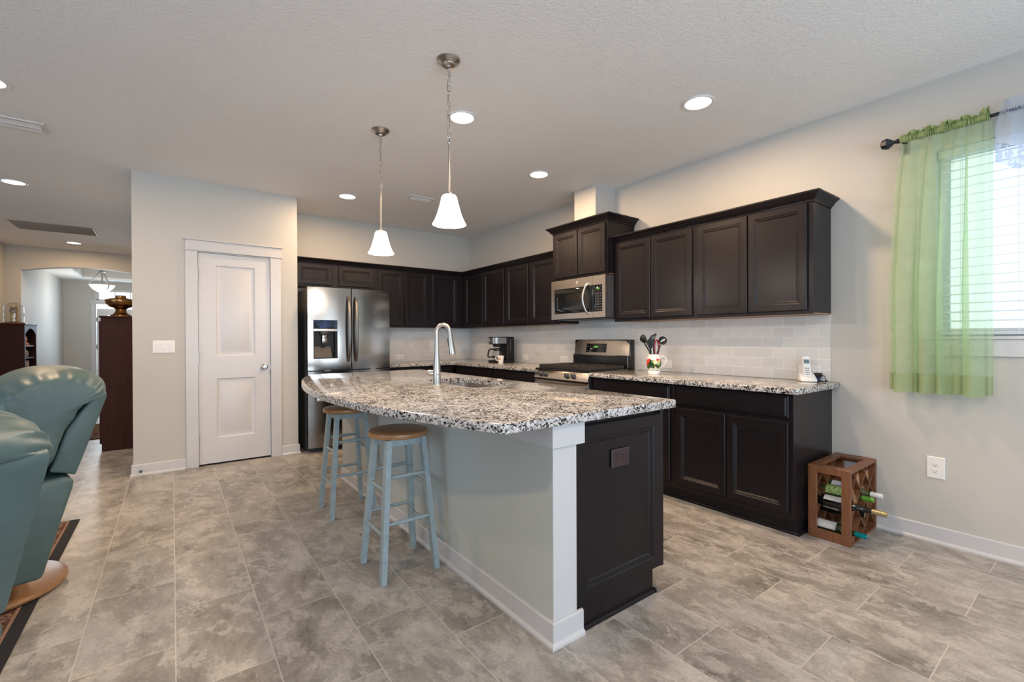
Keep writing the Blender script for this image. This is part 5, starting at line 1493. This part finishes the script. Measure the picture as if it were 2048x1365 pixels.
def ruffle(u, v):
    y = CY0 + 0.01 + (0.795 - CY0) * u
    ph_ = 2 * pi * u * 23 + 2.2 * sin(u * 17) + 1.3 * sin(u * 41)
    w_ = 0.6 * sin(ph_ * 1.7) + 0.4 * sin(ph_ * 2.9 + 1)
    if v < 0.62:       # the pocket around the rod
        th_ = -pi * 0.45 + 2 * pi * 0.9 * (v / 0.62)
        rr_ = 0.0175 + 0.0065 * w_ * (0.6 + 0.4 * sin(v * 9 + u * 30))
        return (ROD_X - rr_ * cos(th_), y + 0.003 * sin(ph_ * 1.5 + v * 3), ROD_Z + rr_ * sin(th_))
    k = (v - 0.62) / 0.38
    return (ROD_X + 0.006 + (0.005 + 0.016 * k) * (0.7 * sin(ph_) + 0.3 * w_), y + 0.010 * k * sin(ph_ * 0.5 + 1), ROD_Z + 0.013 + (0.024 + 0.009 * sin(u * 31) + 0.006 * w_ + 0.018 * max(0, 0.08 - u) / 0.08) * k)
mb = MB(); mb.grid(ruffle, 420, 22); mb.build('ruffled_heading', 'green_ruffle', ct, 60)
vl = thing('valance', (ROD_X - 0.012, 0.0, 2.05), 'white lace valance over the window at the right edge', 'valance')
def val_pt(u, v):
    y = 0.408 - 0.82 * u
    k = 1 - v
    bot = 2.120 + 0.045 * abs(sin(pi * u * 5)) if False else 2.115 + 0.030 * cos(2 * pi * u * 5)
    z = bot + (2.462 - bot) * v
    yk = y - (0.03 * max(0, v - 0.6) / 0.4 if u < 0.05 else 0)
    return (ROD_X - 0.020 + (0.006 + 0.012 * k) * sin(2 * pi * u * 9 + 0.6), yk, z)
mb = MB(); mb.grid(lambda u, v: val_pt(u, 0.32 + 0.68 * v), 120, 12); mb.build('cloth', 'valance', vl, 60)
mb = MB(); mb.grid(lambda u, v: val_pt(u, 0.32 * v), 120, 8); mb.build('lace_border', 'valance_lace', vl, 60)
text_mesh('Nest', 0.027, 'thread_navy', 'embroidery', vl, face_matrix((ROD_X - 0.041, 0.341, 2.392), (0, 0.99, 0.10), (0, 0, 1)))
bl = thing('window_blind', (XR + 0.045, 0.02, WZ1), 'white horizontal slat blind in the window behind the curtain', 'blind')
mb = MB(); mb.box(XR + 0.012, XR + 0.070, WY0 + 0.006, WY1 - 0.006, WZ1 - 0.045, WZ1 - 0.002, 0.003); mb.build('headrail', 'blind', bl)
mb = MB()
z = WZ1 - 0.075
while z > WZ0 + 0.055:
    A = [(-0.025, -0.004), (0.0, 0.001), (0.025, 0.004), (0.025, 0.0065), (0.0, 0.0035), (-0.025, -0.0015)]
    zz = z
    mb.prism(A, lambda p, q, s: (XR + 0.042 + p, s, zz + q), WY0 + 0.008, WY1 - 0.008)
    z -= 0.0515
mb.build('slats', 'blind', bl)
mb = MB(); mb.box(XR + 0.017, XR + 0.067, WY0 + 0.008, WY1 - 0.008, WZ0 + 0.014, WZ0 + 0.032, 0.003); mb.build('bottom_rail', 'blind', bl)
mb = MB()
for y in (-0.45, -0.05, 0.335, 0.56):
    for x in (XR + 0.016, XR + 0.068): mb.tube([(x, y, WZ0 + 0.02), (x, y, WZ1 - 0.04)], 0.001, 5)
mb.build('ladder_cords', 'plastic_white', bl)

# ------------------------------------------------------------------ hall furniture
tc = thing('tall_cabinet', (-0.47, 7.1, 0), 'tall dark brown cabinet beside the pantry wall carrying a bronze bowl', 'cabinet')
mb = MB(); mb.box(-0.625, XPL - 0.028, 6.665, 7.55, 0.0, 1.468, 0.002); mb.build('body', 'mahogany', tc)
mb = MB(); mb.box(-0.640, XPL - 0.024, 6.645, 7.565, 1.468, 1.487, 0.004); mb.build('top', 'mahogany', tc)
for y0, y1 in ((6.69, 7.10), (7.11, 7.53)):
    mb = MB(); mb.rectloft(lambda u, v, w: (-0.625 - w, u, v), y0, y1, 0.08, 1.43, DOOR); mb.build('door', 'mahogany', tc)
bw = thing('pedestal_bowl', (-0.466, 6.80, 1.487), 'round bronze pedestal bowl on top of the tall brown cabinet', 'bowl')
mb = MB(); mb.lathe([(0.0, 0.0), (0.094, 0.0), (0.092, 0.014), (0.070, 0.028), (0.050, 0.050), (0.047, 0.080), (0.060, 0.096), (0.10, 0.112), (0.128, 0.140), (0.139, 0.178), (0.136, 0.188), (0.10, 0.200), (0.060, 0.208), (0.046, 0.212), (0.046, 0.236), (0.040, 0.238), (0.040, 0.215), (0.0, 0.210)], (-0.466, 6.80, 1.487), (0, 0, 1), 40); mb.build('bowl', 'bronze', bw, 40)
bc = thing('bookcase', (-1.91, 10.0, 0), 'dark brown bookcase with arched open front at the far left wall', 'bookcase')
bx0, bx1, by0, by1, bz = -2.09, -1.750, 9.640, 10.380, 1.450
mb = MB()
mb.box(bx0, bx1, by0, by0 + 0.022, 0.0, bz); mb.box(bx0, bx1, by1 - 0.022, by1, 0.0, bz); mb.box(bx0, bx0 + 0.01, by0, by1, 0, bz); mb.box(bx0, bx1, by0, by1, 0.0, 0.08)
mb.build('case', 'mahogany', bc)
mb = MB(); mb.box(bx0, bx1 + 0.02, by0 - 0.02, by1 + 0.02, bz, bz + 0.022, 0.005); mb.build('top', 'mahogany', bc)
ap = [(by0, bz), (by0, 0.0), (by0 + 0.05, 0.0), (by0 + 0.05, bz - 0.13)] + [(by0 + 0.05 + (by1 - by0 - 0.10) * i / 12, bz - 0.13 + 0.085 * sin(pi * i / 12)) for i in range(1, 12)] + [(by1 - 0.05, bz - 0.13), (by1 - 0.05, 0.0), (by1, 0.0), (by1, bz)]
mb = MB(); mb.prism(ap, lambda p, q, s: (s, p, q), bx1, bx1 + 0.012); mb.build('front_frame', 'mahogany', bc)
for z in (1.147, 0.965, 0.72, 0.44):
    mb = MB(); mb.box(bx0 + 0.01, bx1 - 0.005, by0 + 0.022, by1 - 0.022, z - 0.018, z); mb.build('shelf', 'mahogany', bc)
o = MB(); o.lathe([(0, 0), (0.06, 0), (0.055, 0.03), (0.03, 0.05), (0.04, 0.08), (0.03, 0.12), (0.02, 0.15), (0, 0.155)], (-1.80, 9.93, 1.147), (0, 0, 1), 16)
tag(o.build('figurine', 'terracotta', None, 35, (-1.80, 9.93, 1.147)), 'terracotta figurine on the upper bookcase shelf', 'ornament')
o = MB(); o.lathe([(0, 0), (0.05, 0), (0.06, 0.04), (0.055, 0.09), (0.035, 0.11), (0.035, 0.125), (0, 0.125)], (-1.81, 9.94, 0.965), (0, 0, 1), 16)
tag(o.build('grey_jar', 'grey_pot', None, 35, (-1.81, 9.94, 0.965)), 'grey jar on the second bookcase shelf', 'jar')
for k, (w_, h_, m_) in enumerate(((0.035, 0.19, 'book_tan'), (0.03, 0.20, 'book_brown'), (0.04, 0.18, 'terracotta'), (0.03, 0.195, 'book_tan'))):
    y = 9.86 + k * 0.055
    o = MB(); o.box(-1.90, -1.77, y, y + w_, 0.72, 0.72 + h_, 0.002)
    tag(o.build('book', m_, None, 35, (-1.83, y + w_ / 2, 0.72)), ('tan book nearest the side panel', 'brown book second from the side panel', 'reddish book in the middle of the row', 'tan book last in the row')[k] + ' on the third bookcase shelf', 'book', 'books on the third shelf')
cl = thing('dome_clock', (-1.90, 9.93, bz + 0.022), 'brass clock under a glass dome on top of the bookcase', 'clock')
cxk, cyk, czk = -1.90, 9.93, bz + 0.022
mb = MB(); mb.lathe([(0, 0), (0.135, 0), (0.13, 0.012), (0.115, 0.02), (0.08, 0.028), (0.03, 0.04), (0, 0.042)], (cxk, cyk, czk), (0, 0, 1), 28); mb.build('base', 'bronze', cl)
mb = MB(); mb.lathe([(0.008, 0.04), (0.008, 0.26)], (cxk - 0.03, cyk, czk), (0, 0, 1), 8); mb.lathe([(0.008, 0.04), (0.008, 0.26)], (cxk + 0.03, cyk, czk), (0, 0, 1), 8); mb.lathe([(0, 0.255), (0.05, 0.255), (0.05, 0.265), (0, 0.27)], (cxk, cyk, czk), (0, 0, 1), 16); mb.build('columns', 'brass', cl)
mb = MB(); mb.lathe([(0, 0.02), (0.042, 0.018), (0.045, 0.0), (0.045, -0.02), (0, -0.02)], (cxk, cyk, czk + 0.20), (0.6, -0.8, 0), 20); mb.build('dial', 'grey_pot', cl)
mb = MB(); mb.lathe([(0.0, 0.09), (0.03, 0.085), (0.03, 0.075), (0, 0.07)], (cxk, cyk, czk), (0, 0, 1), 12); mb.build('pendulum', 'brass', cl)
mb = MB(); mb.lathe([(0.108, 0.022), (0.108, 0.22), (0.10, 0.26), (0.075, 0.295), (0.04, 0.315), (0.0, 0.32), (0.0, 0.317), (0.04, 0.312), (0.073, 0.292), (0.097, 0.259), (0.105, 0.22), (0.105, 0.022)], (cxk, cyk, czk), (0, 0, 1), 28, False); mb.build('glass_dome', 'clear_glass', cl, 60)
ch = thing('bowl_chandelier', (-1.145, 12.5, 2.98), 'white glass bowl chandelier hanging in the far entry', 'chandelier')
hx, hy = -1.145, 12.5
mb = MB(); mb.lathe([(0, 2.98), (0.07, 2.98), (0.06, 2.95), (0.012, 2.94), (0.012, 2.65), (0.05, 2.64), (0.055, 2.615), (0.015, 2.60), (0.012, 2.36), (0, 2.36)], (hx, hy, 0), (0, 0, 1), 16); mb.build('stem', 'nickel_bright', ch)
mb = MB(); mb.lathe([(0.0, 2.20), (0.05, 2.205), (0.13, 2.25), (0.185, 2.31), (0.205, 2.352), (0.199, 2.352), (0.18, 2.312), (0.127, 2.256), (0.05, 2.211), (0, 2.206)], (hx, hy, 0), (0, 0, 1), 32); mb.build('glass_bowl', 'lamp_shade', ch, 50)
for k in range(3):
    a = radians(65 + 120 * k)
    mb = MB(); mb.tube([(hx + 0.04 * cos(a), hy + 0.04 * sin(a), 2.62), (hx + 0.13 * cos(a), hy + 0.13 * sin(a), 2.48), (hx + 0.212 * cos(a), hy + 0.212 * sin(a), 2.355), (hx + 0.19 * cos(a), hy + 0.19 * sin(a), 2.305), (hx + 0.13 * cos(a), hy + 0.13 * sin(a), 2.24), (hx + 0.02 * cos(a), hy + 0.02 * sin(a), 2.195)], 0.008, 8); mb.build('arm', 'nickel_bright', ch)
mb = MB(); mb.lathe([(0, 2.165), (0.015, 2.175), (0.02, 2.195), (0, 2.20)], (hx, hy, 0), (0, 0, 1), 12); mb.build('finial', 'nickel', ch)
lamp_light(ch, 'POINT', (0, 0, -0.87), 21, (1.0, 0.97, 0.92), 0.1)

# ------------------------------------------------------------------ rugs
def rug(x0, x1, y0, y1, label, border=0.045, by=0.022):
    t = thing('area_rug', ((x0 + x1) / 2, (y0 + y1) / 2, 0), label, 'rug')
    F = lambda u, v, w: (u, v, w)
    mb = MB()
    mb.rings([[F(x0, y0, 0.0005), F(x1, y0, 0.0005), F(x1, y1, 0.0005), F(x0, y1, 0.0005)], [F(x0, y0, 0.008), F(x1, y0, 0.008), F(x1, y1, 0.008), F(x0, y1, 0.008)], [F(x0 + 0.006, y0 + 0.006, 0.010), F(x1 - 0.006, y0 + 0.006, 0.010), F(x1 - 0.006, y1 - 0.006, 0.010), F(x0 + 0.006, y1 - 0.006, 0.010)]])
    mb.build('border', 'rug_black', t)
    b = border
    mb = MB(); mb.box(x0 + b, x1 - b, y0 + by, y1 - by, 0.009, 0.0112); mb.build('stripe', 'rug_stripe', t)
    b += 0.012
    mb = MB(); mb.box(x0 + b, x1 - b, y0 + by + 0.012, y1 - by - 0.012, 0.009, 0.0118); mb.build('field', 'rug_field', t)
rug(-3.3, -0.510, -0.4, 4.225, 'black bordered patterned rug under the recliners')
rug(-2.0, -0.70, 7.54, 8.90, 'small brown patterned rug in the hall beyond the recliner', 0.04)

# ------------------------------------------------------------------ recliners
def recliner(loc, rot, label, roll):
    """faces local -X; the back leans towards +X."""
    t = thing('recliner', (0, 0, 0), label, 'recliner', 'green leather recliners')
    mb = MB(); mb.lathe([(0, 0.0), (0.282, 0.0), (0.298, 0.006), (0.302, 0.018), (0.296, 0.030), (0.278, 0.036), (0.0, 0.038)], (0, 0, 0.0125), (0, 0, 1), 56); mb.lathe([(0.10, 0.036), (0.10, 0.12), (0, 0.12)], (0, 0, 0.0125), (0, 0, 1), 20); mb.build('swivel_base', 'base_oak', t, 40)
    low = [(0.180, 0.129), (0.240, 0.36), (0.288, 0.535), (0.286, 0.562), (0.262, 0.580), (0.10, 0.555), (-0.42, 0.42), (-0.46, 0.30), (-0.42, 0.129)]
    mb = MB(); mb.prism(low, lambda p, q, s: (p, s, q), -0.332, 0.332, 0.018, 3); mb.build('lower_body', 'leather', t, 45)
    for s in (-1, 1):
        mb = MB()
        rg = []
        for i in range(17):
            u = i / 16
            x = -0.48 + 0.58 * u
            w = 0.075 * (min(1, u * 5) ** 0.5) * (min(1, (1 - u) * 5) ** 0.5) + 0.012
            top = 0.60 + 0.015 * sin(pi * u)
            rg.append([(x, s * 0.335 + w * cos(a) * 1.0, 0.515 + (top - 0.515) * max(-1.8, 1.0 * sin(a)) if sin(a) > 0 else 0.515 - 0.33 * min(1, w / 0.07) * abs(sin(a)) ** 0.4) for a in [2 * pi * k / 20 for k in range(20)]])
        mb.rings(rg); mb.build('armrest', 'leather', t, 60)
    mb = MB(); mb.box(-0.48, 0.15, -0.265, 0.265, 0.40, 0.535, 0.055, 4); mb.build('seat_cushion', 'leather', t, 60)
    mb = MB(); mb.box(-0.56, -0.47, -0.27, 0.27, 0.15, 0.46, 0.035, 3); mb.build('footrest', 'leather', t, 60)
    shell = [(0.270, 0.590), (0.293, 0.578), (0.410, 0.945), (0.404, 0.968), (0.370, 0.968), (0.335, 0.915), (0.262, 0.80), (0.205, 0.61)]
    mb = MB(); mb.prism(shell, lambda p, q, s: (p, s, q), -0.330, 0.330, 0.010, 3); mb.build('back_shell', 'leather', t, 45)
    # pillow back that rolls over the top of the shell
    base = [(0.215, 0.625), (0.255, 0.76), (0.335, 0.910), (0.385, 0.960), (0.412, 0.958), (0.428, 0.978), (0.412, 1.028), (0.345, 1.074), (0.250, 1.090), (0.140, 1.075), (0.050, 1.020), (0.005, 0.935), (0.000, 0.835), (0.030, 0.740), (0.070, 0.660), (0.100, 0.590), (0.170, 0.580)]
    # smooth closed profile
    def cr_(P, n=5):
        out = []
        m = len(P)
        for i in range(m):
            p0, p1, p2, p3 = [Vector(P[(i + k - 1) % m]) for k in range(4)]
            for j in range(n):
                a = j / n
                out.append(0.5 * ((2 * p1) + (p2 - p0) * a + (2 * p0 - 5 * p1 + 4 * p2 - p3) * a * a + (3 * p1 - p0 - 3 * p2 + p3) * a ** 3))
        return out
    pr = cr_(base)
    cen = Vector((0.235, 0.87))
    rg = []
    NS = 44
    for i in range(NS + 1):
        u = -1 + 2 * i / NS
        y = 0.372 * (abs(u) ** 0.8) * (1 if u >= 0 else -1)
        e = max(0.0, 1 - abs(y / 0.374) ** 3.2)
        sc = 0.62 + 0.38 * e ** 0.55
        row = []
        for k, p in enumerate(pr):
            d = p - cen
            pleat = 0.0
            if abs(y) > 0.24:
                wgt = min(1, (abs(y) - 0.24) / 0.08)
                pleat = 0.0055 * wgt * (sin(k * 1.9 + (1 if y > 0 else 0)) + 0.6 * sin(k * 3.1 + 2))
            q = cen + d * sc + (d.normalized() * pleat if d.length > 0.05 else Vector((0, 0)))
            row.append((q.x, y, q.y))
        rg.append(row)
    mb = MB(); mb.rings(rg); mb.build('back_cushion', 'leather', t, 80, sub=1)
    t.location = loc
    t.rotation_euler = (0, 0, rot)
    return t
recliner((-0.735, 3.215, 0), radians(14), 'farther green leather recliner, its round wooden base showing on the rug', 0.0)
recliner((-0.750, 1.500, 0), radians(-40), 'nearest green leather recliner cut off at the left edge, seen from behind', 0.0)
